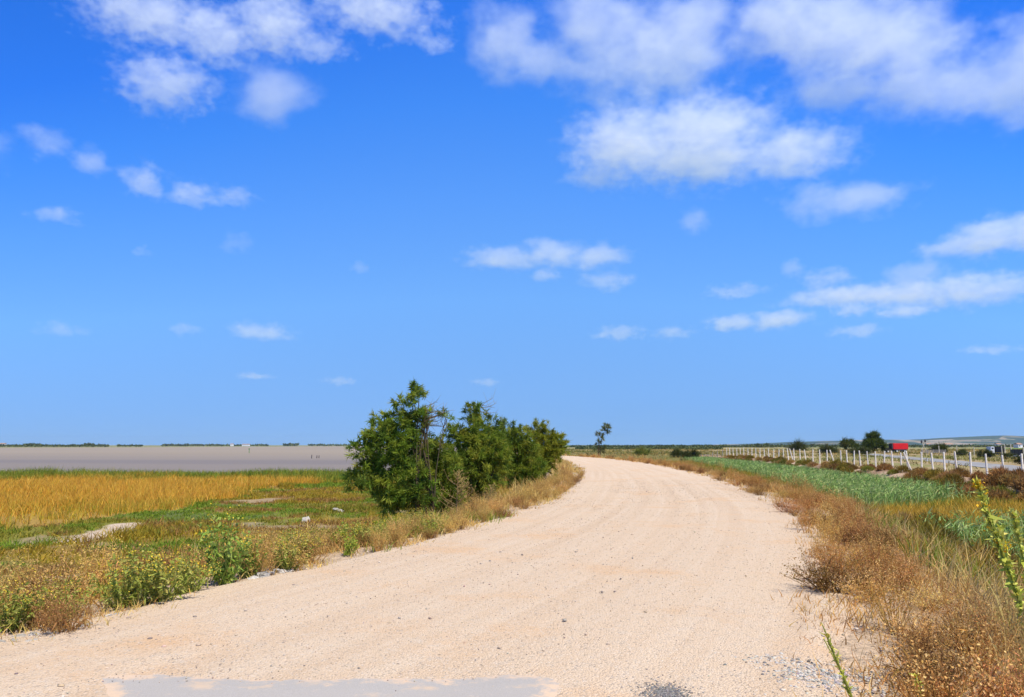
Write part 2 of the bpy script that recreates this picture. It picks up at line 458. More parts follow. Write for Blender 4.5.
# ------------------------------------------------------------------ water
wq = [(-9000, 60), (9000, 60), (9000, 9000), (-9000, 9000)]
me = np_mesh('lagoon_water', [(-9000, 68, WATER_Z), (-4, 68, WATER_Z), (-4, 240, WATER_Z), (-60, 1200, WATER_Z), (-60, 9000, WATER_Z), (-9000, 9000, WATER_Z)], None, [(0, 1, 2), (0, 2, 3), (0, 3, 4), (0, 4, 5)])
T = NT('silty_water'); p = T.pos()
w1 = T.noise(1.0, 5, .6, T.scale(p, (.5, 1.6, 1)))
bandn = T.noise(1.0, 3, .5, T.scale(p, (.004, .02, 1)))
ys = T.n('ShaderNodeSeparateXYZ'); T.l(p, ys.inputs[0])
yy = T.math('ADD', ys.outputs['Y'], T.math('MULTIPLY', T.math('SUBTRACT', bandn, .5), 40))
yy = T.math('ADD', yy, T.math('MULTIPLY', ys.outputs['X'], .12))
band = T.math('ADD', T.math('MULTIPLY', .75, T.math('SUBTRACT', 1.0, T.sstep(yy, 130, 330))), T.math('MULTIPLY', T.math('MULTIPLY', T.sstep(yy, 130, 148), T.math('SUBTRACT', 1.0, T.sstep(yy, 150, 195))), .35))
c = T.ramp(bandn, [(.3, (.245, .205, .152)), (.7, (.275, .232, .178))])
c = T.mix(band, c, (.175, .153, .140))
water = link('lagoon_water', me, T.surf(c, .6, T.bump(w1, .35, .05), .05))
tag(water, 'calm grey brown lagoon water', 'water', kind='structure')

# asphalt lane behind the fence
def ribbon(name, pts, w, z, seg=40):
    P = _catmull(np.array(pts, float), 10); Tn = np.gradient(P, axis=0); Tn /= np.linalg.norm(Tn, axis=1)[:, None]
    N = np.stack([Tn[:, 1], -Tn[:, 0]], 1); V = []
    for k in (-.5, .5): V.append(np.column_stack([P + N * w * k, ground_z((P + N * w * k)[:, 0], (P + N * w * k)[:, 1]) + z]))
    n = len(P); V = np.concatenate(V)
    return np_mesh(name, V, [(i, n + i, n + i + 1, i + 1) for i in range(n - 1)])
nrm2 = np.array([FD[1], -FD[0]])
lane_pts = [(24, 10), (31, 28), (38.5, 46), (47, 70), (58.5, 101), (72, 140), (100, 220)]
lane = link('asphalt_lane', ribbon('asphalt_lane', lane_pts, 5.0, .035), plain('lane_asphalt', (.25, .25, .25), .9, .15, .6))
tag(lane, 'narrow grey asphalt lane behind the fence', 'road', kind='structure')

# ------------------------------------------------------------------ hills
hv, hf, hc = [], [], []
prof = [(700, 0), (770, 2), (800, 3.5), (850, 5.0), (880, 5.4), (905, 4.6), (925, 6.0), (945, 7.6), (965, 8.6), (985, 8.9), (1000, 8.3), (1014, 6.6), (1030, 5.0), (1080, 6), (1200, 3), (1400, 0)]
HX = np.linspace(700, 1400, 180); HR = 24
hp = np.interp(HX, [a for a, _ in prof], [b for _, b in prof])
YH = 6500.0
X2 = (HX - 512) / F * YH
rows = np.linspace(-1, 1, HR)
VX = np.repeat(X2[None], HR, 0); VY = YH + rows[:, None] * 1500 + np.zeros_like(VX)
env = np.cos(rows * math.pi / 2)[:, None] ** 1.2
VZ = -1 + (hp[None] / F * YH) * env * (.8 + .4 * fbm(VX, VY, 420, 4, 81))
ii = np.arange(HR * 180).reshape(HR, 180)
hq = np.stack([ii[:-1, :-1], ii[:-1, 1:], ii[1:, 1:], ii[1:, :-1]], -1).reshape(-1, 4)
me = np_mesh('hills', np.stack([VX, VY, VZ], -1).reshape(-1, 3), hq, smooth=True)
T = NT('hill_fields'); p = T.pos()
v = T.voronoi(.0045, T.scale(p, (1, .6, 1))); sc = T.n('ShaderNodeSeparateColor'); T.l(v.outputs['Color'], sc.inputs[0])
c = T.ramp(sc.outputs[0], [(.1, (.035, .055, .04)), (.62, (.06, .075, .045)), (.75, (.22, .18, .12)), (.95, (.34, .27, .2))])
c = T.mix(T.sstep(T.noise(.012, 5, .6, p), .5, .6), c, (.05, .08, .04))
hills = link('hills', me, T.surf(c, .95, spec=.05)); tag(hills, 'low hills with pale fields on the horizon', 'hills', kind='structure')
# ------------------------------------------------------------------ plant building blocks
def unit(v): return v / np.maximum(np.linalg.norm(v, axis=-1, keepdims=True), 1e-9)
def rnd_dir(n, up=0.0, spread=1.0, r=None):
    r = r or rng
    d = r.normal(size=(n, 3)) * spread; d[:, 2] = np.abs(d[:, 2]) * .6 + up
    return unit(d)

class Leafage:
    """collects thin bent strips and small leaf quads and makes one mesh of them"""
    def __init__(self): self.V, self.Q, self.T, self.C, self.n = [], [], [], [], 0
    def strips(self, P, D, L, Wd, tint, bend=None, tip=None, taper=.75):
        n = len(P)
        if n == 0: return self
        L = np.broadcast_to(L, (n,))[:, None]; Wd = np.broadcast_to(Wd, (n,))[:, None]
        S = unit(np.cross(D, rng.normal(size=(n, 3))))
        if bend is None: bend = rng.normal(size=(n, 3)) * .25
        M = P + D * L * .55 + bend * L * .22; E = P + D * L + bend * L
        v = np.stack([P - S * Wd * .5, P + S * Wd * .5, M - S * Wd * .5 * taper, M + S * Wd * .5 * taper, E], 1).reshape(-1, 3)
        b = self.n + np.arange(n)[:, None] * 5
        self.Q.append(b + np.array([[0, 1, 3, 2]])); self.T.append(b + np.array([[2, 3, 4]]))
        tint = np.broadcast_to(tint, (n, 3)); tip = tint if tip is None else np.broadcast_to(tip, (n, 3))
        self.C.append(np.stack([tint, tint, (tint + tip) / 2, (tint + tip) / 2, tip], 1).reshape(-1, 3))
        self.V.append(v); self.n += n * 5; return self
    def flakes(self, P, size, tint, aspect=.6, D=None):
        n = len(P)
        if n == 0: return self
        size = np.broadcast_to(size, (n,))[:, None]
        D = unit(rng.normal(size=(n, 3))) if D is None else D
        S = unit(np.cross(D, rng.normal(size=(n, 3)))) * aspect
        v = np.stack([P - D * size * .5, P + S * size * .5, P + D * size * .5, P - S * size * .5], 1).reshape(-1, 3)
        self.Q.append(self.n + np.arange(n)[:, None] * 4 + np.array([[0, 1, 2, 3]]))
        self.C.append(np.repeat(np.broadcast_to(tint, (n, 3)), 4, 0)); self.V.append(v); self.n += n * 4; return self
    def tube(self, path, radii, tint, sides=5):
        path = np.asarray(path, float); k = len(path); radii = np.broadcast_to(radii, (k,))
        tg = unit(np.gradient(path, axis=0)); a = unit(np.cross(tg, np.array([.31, .9, .22]))); b = np.cross(tg, a)
        an = np.arange(sides) * 2 * math.pi / sides
        ring = path[:, None] + radii[:, None, None] * (a[:, None] * np.cos(an)[None, :, None] + b[:, None] * np.sin(an)[None, :, None])
        self.V.append(ring.reshape(-1, 3)); q = []
        for i in range(k - 1):
            for j in range(sides):
                q.append((i * sides + j, i * sides + (j + 1) % sides, (i + 1) * sides + (j + 1) % sides, (i + 1) * sides + j))
        self.Q.append(self.n + np.array(q)); self.C.append(np.broadcast_to(tint, (k * sides, 3))); self.n += k * sides; return self
    def mesh(self, name):
        c = np.clip(np.concatenate(self.C) * np.array([1.1, 1.03, .70]), 0, .9)     # dry summer growth: little blue in it
        return np_mesh(name, np.concatenate(self.V), np.concatenate(self.Q), np.concatenate(self.T) if self.T else None, c)

def leaf_material(name, trans=.3, rough=.6, objvar=.0, spec=.15):
    T = NT(name)
    c = T.n('ShaderNodeAttribute', attribute_name='tint').outputs['Color']
    if objvar:
        h = T.n('ShaderNodeHueSaturation'); T.l(c, h.inputs['Color']); r = T.rnd()
        T.put(h.inputs['Value'], T.math('ADD', 1.0 - objvar, T.math('MULTIPLY', r, objvar * 2)))
        T.put(h.inputs['Hue'], T.math('ADD', .5 - objvar * .06, T.math('MULTIPLY', T.math('FRACT', T.math('MULTIPLY', r, 17.0)), objvar * .12)))
        c = h.outputs[0]
    p = T.n('ShaderNodeBsdfPrincipled'); T.l(c, p.inputs['Base Color']); p.inputs['Roughness'].default_value = rough
    p.inputs['Specular IOR Level'].default_value = spec
    if trans:
        tr = T.n('ShaderNodeBsdfTranslucent'); T.l(c, tr.inputs['Color'])
        m = T.n('ShaderNodeMixShader'); m.inputs[0].default_value = trans
        T.l(p.outputs[0], m.inputs[1]); T.l(tr.outputs[0], m.inputs[2]); T.l(m.outputs[0], T.out.inputs['Surface'])
    else: T.l(p.outputs[0], T.out.inputs['Surface'])
    return T.m
M_GRASS = leaf_material('grass_blades', .3)
M_LEAF = leaf_material('tamarisk_sprays', .42, .55, .1)
M_WEED = leaf_material('dry_weed', .38, .8, .26, .08)
M_GREEN = leaf_material('green_weed', .3, .55, .08)
M_BARK = leaf_material('grey_bark', 0, .9, 0, .1)

def jitter(c, n, a=.18, hue=.06):
    v = np.exp(rng.normal(size=(n, 1)) * a)
    return np.clip(np.asarray(c)[None] * v * np.exp(rng.normal(size=(n, 3)) * hue), 0, 1)
def palette(cols, n, a=.16, w=None):
    return jitter((1, 1, 1), n, a) * np.asarray(cols)[rng.choice(len(cols), n, p=w)]

def scatter(n, x0, x1, y0, y1, keep):
    """n tries, uniform over a rectangle; KEEP(X, Y) gives the chance of growth"""
    X = rng.uniform(x0, x1, n); Y = rng.uniform(y0, y1, n)
    k = rng.uniform(size=n) < keep(X, Y); return X[k], Y[k]
def inview(X, Y, m=.10):
    return (Y > 1.2) & (np.abs(X) < (.6667 + m) * (Y + .6) + 2.6)

def stuff(name, leaf, mat, label, cat):
    o = link(name, leaf.mesh(name), mat); tag(o, label, cat, kind='stuff'); return o

def tufts(leaf, X, Y, z, per, hgt, wid, cols, spread=.12, lean=.25, tip=None, w=None, hvar=.25, wind=(0.06, -.02, 0)):
    n = len(X) * per
    bx = np.repeat(X, per) + rng.normal(size=n) * spread; by = np.repeat(Y, per) + rng.normal(size=n) * spread
    P = np.stack([bx, by, np.repeat(z, per) - .02], 1)
    D = rng.normal(size=(n, 3)) * lean; D[:, 2] = 1; D = unit(D)
    h = np.repeat(np.broadcast_to(hgt, (len(X),)), per) * np.exp(np.clip(rng.normal(size=n), -2, 1.6) * hvar)
    tint = np.repeat(palette(cols, len(X), .14, w), per, 0) * jitter((1, 1, 1), n, .10, .03)
    bend = rng.normal(size=(n, 3)) * .22 + np.array(wind); bend[:, 2] = -np.abs(bend[:, 2]) * .5
    tp = None if tip is None else np.clip(palette(tip, n, .14), 0, 1)
    leaf.strips(P, D, h, np.repeat(np.broadcast_to(wid, (len(X),)), per) * rng.uniform(.6, 1.3, n), np.clip(tint, 0, 1), bend, tp)

# ================================================================== ground cover nobody could count
GOLDC = [(.70, .42, .07), (.64, .36, .065), (.74, .48, .12), (.54, .30, .06), (.58, .42, .07)]
def keep_gold(X, Y):
    wx, wy = zone_noise((X, Y)); k = inpoly(wx, wy, GOLD)
    return k * (water_mask(X, Y) < .3) * (.12 + .88 * sst(fbm(X, Y, 3.0, 4, 91), .40, .54)) * inview(X, Y)
X, Y = scatter(120000, -78, -6, 27, 92, keep_gold)
lf = Leafage()
g = fbm(X, Y, 9, 3, 92)
GREENISH = sst(X, -34, -14)
gm = rng.uniform(size=len(X)) < .15 + .6 * GREENISH * sst(fbm(X, Y, 8, 3, 191), .4, .55)
for m, cols, k in ((~gm, GOLDC, 1.0), (gm, [(.40, .34, .05), (.30, .29, .045), (.50, .40, .06)], .75)):
    tufts(lf, X[m], Y[m], ground_z(X[m], Y[m]), 5, k * (.40 + .34 * g[m]) * (.7 + .6 * fbm(X[m], Y[m], 2.4, 2, 192)), .016 + .00024 * Y[m], cols, .16, .2)
stuff('marsh_grass', lf, M_GRASS, 'golden dry marsh grass spread over the flat beside the lagoon', 'grass')

# green rushes along the water's edge
def keep_rush(X, Y):
    w = water_mask(X, Y) ; wx = fbm(X, Y, 5, 3, 93)
    near = (Y > 66) & (w < .6)
    return near * (wx > .36) * sst(Y + 6 * (wx - .5), 67, 74) * inview(X, Y) * (X < -7)
X, Y = scatter(46000, -78, -5, 64, 92, keep_rush); lf = Leafage()
tufts(lf, X, Y, ground_z(X, Y), 4, .5 + .8 * fbm(X, Y, 7, 2, 94), .045, [(.17, .26, .035), (.24, .30, .05), (.12, .20, .035), (.34, .32, .05)], .2, .18)
stuff('rushes', lf, M_GRASS, 'bright green rushes along the edge of the lagoon water', 'rushes')

# low marsh plants between the golden grass and the road bank
def keep_marsh(X, Y):
    wx, wy = zone_noise((X, Y)); s, _ = road_sl(X, Y)
    bare = inpoly(wx * .25 + X * .75, wy * .25 + Y * .75, MUD) | inpoly(wx, wy, MUD2)
    n = fbm(X, Y, 5.5, 4, 26)
    return (s < -HW - 1.7) * ~inpoly(wx, wy, GOLD) * ~bare * (n < .75) * (water_mask(X, Y) < .3) * (.3 + .7 * sst(fbm(X, Y, 1.2, 3, 95), .38, .55)) * inview(X, Y)
X, Y = scatter(150000, -62, 0, 7, 86, keep_marsh); lf = Leafage()
n1 = fbm(X, Y, 7, 4, 21); n2 = fbm(X, Y, 2.1, 4, 22); n3 = fbm(X, Y, 3.6, 3, 25); n4 = fbm(X, Y, 4.4, 3, 97)
z = ground_z(X, Y)
kinds = [((n3 > .53), [(.17, .27, .03), (.22, .31, .04), (.14, .21, .025)], .15),
         ((n3 <= .53) & (n2 > .57), [(.30, .165, .06), (.36, .23, .09), (.25, .18, .06)], .19),
         ((n3 <= .53) & (n2 <= .57) & (n1 > .52), [(.34, .27, .04), (.42, .30, .05), (.27, .23, .03)], .24),
         ((n3 <= .53) & (n2 <= .57) & (n1 <= .52), [(.22, .225, .035), (.29, .26, .045), (.18, .19, .03)], .17)]
for m, cols, h in kinds:
    tufts(lf, X[m], Y[m], z[m], 5, h * (1 + 1.1 * sst(n4[m], .5, .7)), .018 + .0004 * Y[m], cols, .10, .55)
stuff('marsh_plants', lf, M_GRASS, 'low green and rusty marsh plants matted over the flat below the road bank', 'ground cover')

# dry grass on both road banks
def RBAND(y): return np.interp(y, [4, 5.5, 7, 10, 14, 20, 30, 60], [2.1, 1.6, 1.2, .95, .95, 1.35, 2.2, 3.5])
def keep_dry(X, Y):
    s, _ = road_sl(X, Y); e = np.abs(s) - HW
    n = fbm(X, Y, 1.6, 3, 98)
    e = e + .38 * sst(9.5 - Y, 0, 2) * (s < 0)
    l = (s < 0) * (e < np.where(Y > 13, 2.0, 4.5)) * (.2 + .8 * sst(n, .38, .6)) * sst(e + .6 * (n - .5), -.25, .2)
    r = (s > 0) * (e < (RBAND(Y) + .75)) * (.12 + .88 * sst(n, .44, .60)) * sst(e + .8 * (n - .5), -.5, .0)
    return (l + r) * inview(X, Y) * np.clip(26 / (Y + 8), .12, 1) * (1 - .8 * inpoly(X, Y, GREY_PATCH))
GREY_PATCH = surveyed([(755, 670), (775, 655), (815, 655), (838, 672), (840, 705), (760, 705)], 0)
STRAWC = [(.62, .45, .19), (.56, .36, .14), (.68, .53, .27), (.44, .26, .11), (.58, .44, .22)]
STRAWR = [(.54, .32, .14), (.60, .40, .20), (.44, .24, .10), (.64, .47, .26)]
lf = Leafage()
X, Y = scatter(46000, -14, 22, 3, 30, keep_dry)
X2, Y2 = scatter(52000, -14, 22, 30, 130, keep_dry); X = np.concatenate([X, X2]); Y = np.concatenate([Y, Y2])
s, _ = road_sl(X, Y); z = ground_z(X, Y, s); e = np.abs(s) - HW
hh = (.15 + .32 * sst(e, .1, 1.6) * fbm(X, Y, 1.1, 2, 99) * 1.5) * (1 + .35 * sst(Y, 30, 90))
L_ = s < 0
gl = L_ & (Y < 19) & (fbm(X, Y, 1.3, 3, 193) > .54); L_ = L_ & ~gl
tufts(lf, X[gl], Y[gl], z[gl], 7, .28 * np.ones(gl.sum()), .012 + .0004 * Y[gl], [(.24, .30, .05), (.30, .33, .07), (.18, .25, .04)], .1, .4)
tufts(lf, X[L_], Y[L_], z[L_], 7, hh[L_] * (1 + .15 * sst(Y[L_], 14, 22)), .006 + .00055 * Y[L_], STRAWC, .09, .38)
R_ = s >= 0
tufts(lf, X[R_], Y[R_], z[R_], 7, hh[R_], .006 + .00055 * Y[R_], STRAWR, .09, .42)
stuff('dry_grass', lf, M_GRASS, 'straw coloured dry grass along both edges of the gravel track', 'grass')

# green reeds in the ditch
def keep_reed(X, Y):
    wx, wy = zone_noise((X, Y), .7, 101)
    return (inpoly(wx, wy, REED) * (fence_t(X, Y) > 5.0) * 1.0 + inpoly(wx, wy, REED2) * .8) * inview(X, Y)
X, Y = scatter(60000, 3, 40, 14, 140, keep_reed); lf = Leafage()
h = np.where(Y > 30, .92, .75) * (.75 + .5 * fbm(X, Y, 3.5, 3, 102))
REEDC = [(.19, .34, .11), (.25, .41, .17), (.14, .26, .08), (.34, .47, .22), (.42, .50, .28)]
z = ground_z(X, Y)
n = len(X)
tufts(lf, X, Y, z, 2, h, .02 + .0002 * Y, REEDC, .14, .12)
# blades that leave the stem sideways and arch over
for f in (.35, .6, .8):
    k = rng.uniform(size=n) < .85
    P = np.stack([X[k] + rng.normal(size=k.sum()) * .1, Y[k] + rng.normal(size=k.sum()) * .1, z[k] + h[k] * f], 1)
    D = rng.normal(size=(k.sum(), 3)) * .8 + np.array([.35, 0, 0]); D[:, 2] = .9
    lf.strips(P, unit(D), h[k] * .42, .028 + .00022 * Y[k], palette(REEDC, k.sum(), .18), np.array([.15, 0, -.35]) + rng.normal(size=(k.sum(), 3)) * .15)
stuff('reeds', lf, M_GRASS, 'dense blue green reeds filling the ditch beside the track', 'reeds')

# olive and golden ditch grass
def keep_ditch(X, Y):
    s, _ = road_sl(X, Y); e = s - HW; t = fence_t(X, Y)
    wx, wy = zone_noise((X, Y), .7, 101)
    return (e > RBAND(Y) + .1) * (t > np.where(Y < 30, .6, 5.0)) * (Y < 135) * (~inpoly(wx, wy, REED)) * (.45 + .55 * sst(fbm(X, Y, 1.8, 3, 105), .35, .5)) * inview(X, Y) * np.clip(40 / (Y + 10), .25, 1)
X, Y = scatter(130000, 3, 44, 4, 135, keep_ditch); lf = Leafage()
wx, wy = zone_noise((X, Y), .7, 101)
st_ = inpoly(wx, wy, STRAW); n1 = fbm(X, Y, 2.6, 3, 106); z = ground_z(X, Y)
s, _ = road_sl(X, Y); e = s - HW
strawy = (e < 2.8) & (fbm(X, Y, 1.6, 2, 107) > .53)
m = st_ & (n1 > .3); tufts(lf, X[m], Y[m], z[m], 6, .5, .014 + .0003 * Y[m], [(.56, .37, .06), (.48, .31, .05), (.60, .42, .10)], .12, .2)
m2 = ~m & strawy; tufts(lf, X[m2], Y[m2], z[m2], 6, .55, .01 + .0003 * Y[m2], [(.54, .41, .21), (.46, .32, .16), (.60, .48, .27)], .12, .3)
m3 = ~m & ~strawy & (n1 > .5); tufts(lf, X[m3], Y[m3], z[m3], 6, .45, .014 + .0003 * Y[m3], [(.30, .25, .04), (.38, .28, .05), (.24, .22, .035)], .13, .28)
m4 = ~m & ~strawy & (n1 <= .5); tufts(lf, X[m4], Y[m4], z[m4], 6, .40, .014 + .0003 * Y[m4], [(.18, .27, .04), (.24, .31, .05), (.14, .20, .035)], .13, .28)
stuff('ditch_grass', lf, M_GRASS, 'olive and straw coloured grass growing in the ditch', 'grass')

# field scrub behind the fence and far right
def keep_field(X, Y):
    s, _ = road_sl(X, Y); t = fence_t(X, Y)
    onlane = inpoly(X, Y, LANE_POLY)
    return (s > HW + 1) * ((t < -.5) | (Y > 135)) * ~onlane * (.12 + .88 * sst(fbm(X, Y, 9, 3, 111), .42, .62)) * inview(X, Y) * np.clip(90 / (Y + 20), .1, 1)
_c = _catmull(np.array(lane_pts, float), 4); _t = unit(np.gradient(_c, axis=0)); _n = np.stack([_t[:, 1], -_t[:, 0]], 1)
LANE_POLY = [tuple(v) for v in _c + _n * 3.3] + [tuple(v) for v in (_c - _n * 3.3)[::-1]]
X, Y = scatter(90000, 0, 330, 40, 460, keep_field); lf = Leafage()
n1 = fbm(X, Y, 17, 3, 112); z = ground_z(X, Y)
for lo, hi, cols, h in ((0, .43, [(.19, .20, .06), (.24, .23, .07), (.15, .16, .05)], .42), (.43, .55, [(.34, .25, .11), (.30, .24, .09)], .35), (.55, 1, [(.50, .37, .20), (.44, .32, .16), (.34, .27, .12)], .35)):
    m = (n1 >= lo) & (n1 < hi)
    tufts(lf, X[m], Y[m], z[m], 5, np.where((fence_t(X[m], Y[m]) > -26) & (Y[m] < 78), .45, 1.15) * h * rng.uniform(.5, 1.6, m.sum()), .03 + .0006 * Y[m], cols, .3, .5)
stuff('field_scrub', lf, M_GRASS, 'patchy olive and tan scrub over the field behind the fence', 'scrub')
# ================================================================== tamarisks by the track
TAM = [(.185, .265, .036), (.230, .295, .044), (.140, .220, .032), (.275, .325, .058), (.100, .170, .028)]
BARK = (.075, .06, .045)
def gz1(x, y): return float(ground_z(np.array([x]), np.array([y]))[0])
def shrub(name, label, cat, group, px, py_base, Y, lobes, stems, sprigs=1.0, cols=TAM, slen=.24, swid=.019, depth=.8, bare=0, cl=.17, parts=('trunk', 'crown')):
    """lobes: (px, py, radius px[, vertical radius px]) of the crown as surveyed, given real depth at distance Y"""
    k = Y / F
    x0 = (px - 512) * k * CP; z0 = gz1(x0, Y)
    t = empty(name, (x0, Y, z0)); tag(t, label, cat, group)
    fo, wd = Leafage(), Leafage()
    base_py = HORIZON + (EYE - z0) / k
    cents = []
    for lb in lobes:
        lx, ly, r = lb[:3]; rv = lb[3] if len(lb) > 3 else r
        c = np.array([(lx - px) * k, rng.uniform(-.35, .35) * depth * r * k, (base_py - ly) * k]); R = np.array([r * k, r * k * depth, rv * k]) * .88
        cents.append((c, R))
        vol = R[0] * R[1] * R[2]
        nc = max(4, int(185 * sprigs * vol ** .67 / (cl / .22) ** 2))
        u = unit(rng.normal(size=(nc, 3))) * (rng.uniform(size=(nc, 1)) ** .42)
        ccl = c + u * R
        ccl = ccl[ccl[:, 2] > .12]
        cs = np.exp(rng.normal(size=len(ccl)) * .28)
        per = 44
        n = len(ccl) * per
        # each clump is a feathery plume that grows outward and up
        axis = unit(u[:len(ccl)] * .6 + rng.normal(size=(len(ccl), 3)) * .7 + np.array([0.05, 0, .3]))
        tpos = rng.uniform(size=n) ** .8
        L = np.repeat(cs, per) * cl * 1.25
        A = np.repeat(axis, per, 0); C0 = np.repeat(ccl, per, 0)
        P = C0 + A * (tpos * L)[:, None] + rng.normal(size=(n, 3)) * (np.repeat(cs, per) * cl * .22 * (1.15 - tpos))[:, None]
        D = unit(A * .7 + rng.normal(size=(n, 3)) * .55 + np.array([0, 0, .12]))
        tint = np.repeat(palette(cols, len(ccl), .20), per, 0) * jitter((1, 1, 1), n, .10, .03)
        fo.strips(P, D, slen * cl / .22 * rng.uniform(.5, 1.1, n), swid * rng.uniform(.6, 1.4, n), tint, rng.normal(size=(n, 3)) * .18 + np.array([0, 0, -.1]), taper=.9)
    for (bx, r0) in stems:
        b = np.array([bx * k, rng.uniform(-.2, .2), -.1])
        order = sorted(cents, key=lambda q: np.linalg.norm(q[0][:1] - b[:1]))
        for c, R in order[:min(5, max(3, len(order) // 2))]:
            mid = lerp(b, c, .5) + rng.normal(size=3) * .2 * np.array([1, 1, .3]); mid[0] = lerp(b[0], c[0], .3); mid[2] = lerp(b[2], c[2], .55)
            path = np.array([b + rng.normal(size=3) * .03, lerp(b, mid, .5) + rng.normal(size=3) * .05, mid, lerp(mid, c, .6) + rng.normal(size=3) * .05, c + rng.normal(size=3) * R * .3])
            wd.tube(path, np.array([r0, r0 * .7, r0 * .4, r0 * .22, .006]), jitter(BARK, 1, .1)[0], 6)
            for _ in range(5):
                e = c + unit(rng.normal(size=(1, 3)))[0] * R * rng.uniform(.6, .95)
                st = lerp(mid, c, rng.uniform(.2, 1))
                wd.tube(np.array([st, lerp(st, e, .5) + rng.normal(size=3) * .06, e]), np.array([.011, .007, .003]), jitter(BARK, 1, .12)[0], 4)
    for _ in range(bare):
        c, R = cents[-2] if bare > 6 else cents[0]
        b = c + rng.normal(size=3) * R * .5
        e = b + np.array([rng.uniform(.2, .75), rng.normal() * .2, rng.uniform(-.15, .5)])
        wd.tube(np.array([b, lerp(b, e, .5) + rng.normal(size=3) * .06, e]), np.array([.012, .008, .003]), (.15, .12, .09), 4)
        for _k in range(5):
            q = lerp(b, e, rng.uniform(.3, 1)); wd.tube(np.array([q, q + rng.normal(size=3) * .13 + np.array([.05, 0, .06])]), np.array([.005, .002]), (.24, .20, .16), 3)
    link(parts[0], wd.mesh(parts[0]), M_BARK, t); link(parts[1], fo.mesh(parts[1]), M_LEAF, t)
    return t
TG = 'tamarisk bushes in a row at the edge of the track'
def zq(*l): return [tuple([340 + a / 3.873, 361.5 + b / 3.873, r / 3.873] + ([v[0] / 3.873] if v else [])) for a, b, r, *v in l]
shrub('tamarisk_tree', 'tallest tamarisk with a leaning tufted top, standing nearest the marsh grass', 'tree', TG, 428, 519, 20.0,
      zq((287, 125, 34), (250, 158, 42, 20), (330, 200, 26), (235, 240, 60), (292, 265, 50), (165, 260, 58), (185, 330, 78), (95, 330, 44, 34), (270, 350, 88), (130, 410, 70), (55, 455, 42, 32), (215, 440, 88), (300, 470, 80),
         (190, 510, 58, 44), (260, 545, 66, 40), (320, 520, 60, 44), (200, 545, 44, 24), (318, 230, 26), (408, 218, 16, 12)),
      [(0, .06), (-9, .05), (5, .045)], 1.25, bare=16)
shrub('tamarisk_bush', 'rounded tamarisk bush pressed against the right side of the tallest tamarisk', 'bush', TG, 440, 515, 21.0,
      zq((375, 355, 56), (345, 420, 62), (405, 430, 66), (360, 505, 70), (420, 500, 62), (330, 550, 50, 36), (400, 555, 60, 36), (440, 520, 44, 30)), [(0, .04), (6, .035)], 1.2)
shrub('tamarisk_bush', 'broad tamarisk bush in the middle of the row behind the pale dry thistle', 'bush', TG, 474, 503, 24.5,
      zq((445, 285, 42), (485, 330, 62), (530, 300, 52), (455, 390, 66), (540, 390, 74), (490, 460, 72), (560, 450, 66), (600, 370, 56), (590, 330, 50)), [(0, .05), (12, .045), (-6, .03)], 1.25)
shrub('tamarisk_tree', 'slim tamarisk with a single dark tuft poking above the row', 'tree', TG, 478, 497, 27.5,
      zq((520, 195, 36, 30), (515, 225, 30, 24), (575, 230, 18, 22), (540, 260, 44), (590, 270, 40), (560, 320, 60), (610, 330, 60), (570, 410, 70)), [(0, .045)], 1.1, bare=4)
shrub('tamarisk_bush', 'dark dense tamarisk bush second from the bend in the track', 'bush', TG, 517, 489, 31.0,
      zq((650, 275, 40), (690, 300, 56), (640, 350, 62), (710, 370, 72), (660, 420, 66), (740, 430, 62, 54), (705, 455, 56, 36)), [(0, .05), (10, .04)], 1.2)
shrub('tamarisk_bush', 'last and lightest green tamarisk bush of the row, beside the bend in the track', 'bush', TG, 537, 482, 35.0,
      zq((765, 268, 34), (800, 300, 46), (845, 290, 28, 22), (760, 330, 56), (815, 350, 52, 44), (790, 390, 54, 44), (850, 330, 26, 30), (750, 400, 50)), [(0, .045), (7, .035)], 1.2,
      cols=[(.27, .31, .04), (.31, .33, .05), (.21, .26, .034)])

# the pale dead thistle in front of them
def dead_thistle(name, label, px, py, Y, hpx, n=9, col_=(.46, .36, .23)):
    k = Y / F; x0 = (px - 512) * k * CP; z0 = gz1(x0, Y); h = hpx * k
    t = empty(name, (x0, Y, z0)); tag(t, label, 'thistle')
    a, b = Leafage(), Leafage()
    a.tube(np.array([[0, 0, -.05], [.01, 0, h * .5], [.03, .01, h]]), np.array([.014, .011, .006]), col_)
    for i in range(n * 2):
        zz = h * (.18 + .8 * (i + .5) / (n * 2)); L = h * .42 * (1.1 - zz / h * .75); az = rng.uniform(0, 6.283)
        d = np.array([math.cos(az), math.sin(az) * .8, .55])
        p0 = np.array([.02, 0, zz]); p1 = p0 + d * L * .55; p2 = p0 + d * L + np.array([0, 0, .03])
        a.tube(np.array([p0, p1, p2]), np.array([.008, .006, .004]), col_, 4)
        for q in (p1, p2, lerp(p0, p1, .6)):
            for _ in range(3):
                e = q + rng.normal(size=3) * .06 + np.array([0, 0, .05]); a.tube(np.array([q, e]), np.array([.004, .002]), col_, 3)
                b.flakes(e + rng.normal(size=(6, 3)) * .012, .024, jitter((.50, .38, .2), 6), .5)
    link('stem', a.mesh('stem'), M_WEED, t); link('seed_heads', b.mesh('seed_heads'), M_WEED, t)  # the loose flakes at the twig ends are the thistle's seed heads
dead_thistle('dry_thistle', 'tall pale dead thistle in front of the tamarisk row', 457, 516, 18.2, 44)
dead_thistle('dry_thistle', 'small pale dead thistle at the foot of the broad tamarisk bush', 490, 506, 20.5, 22, 6)

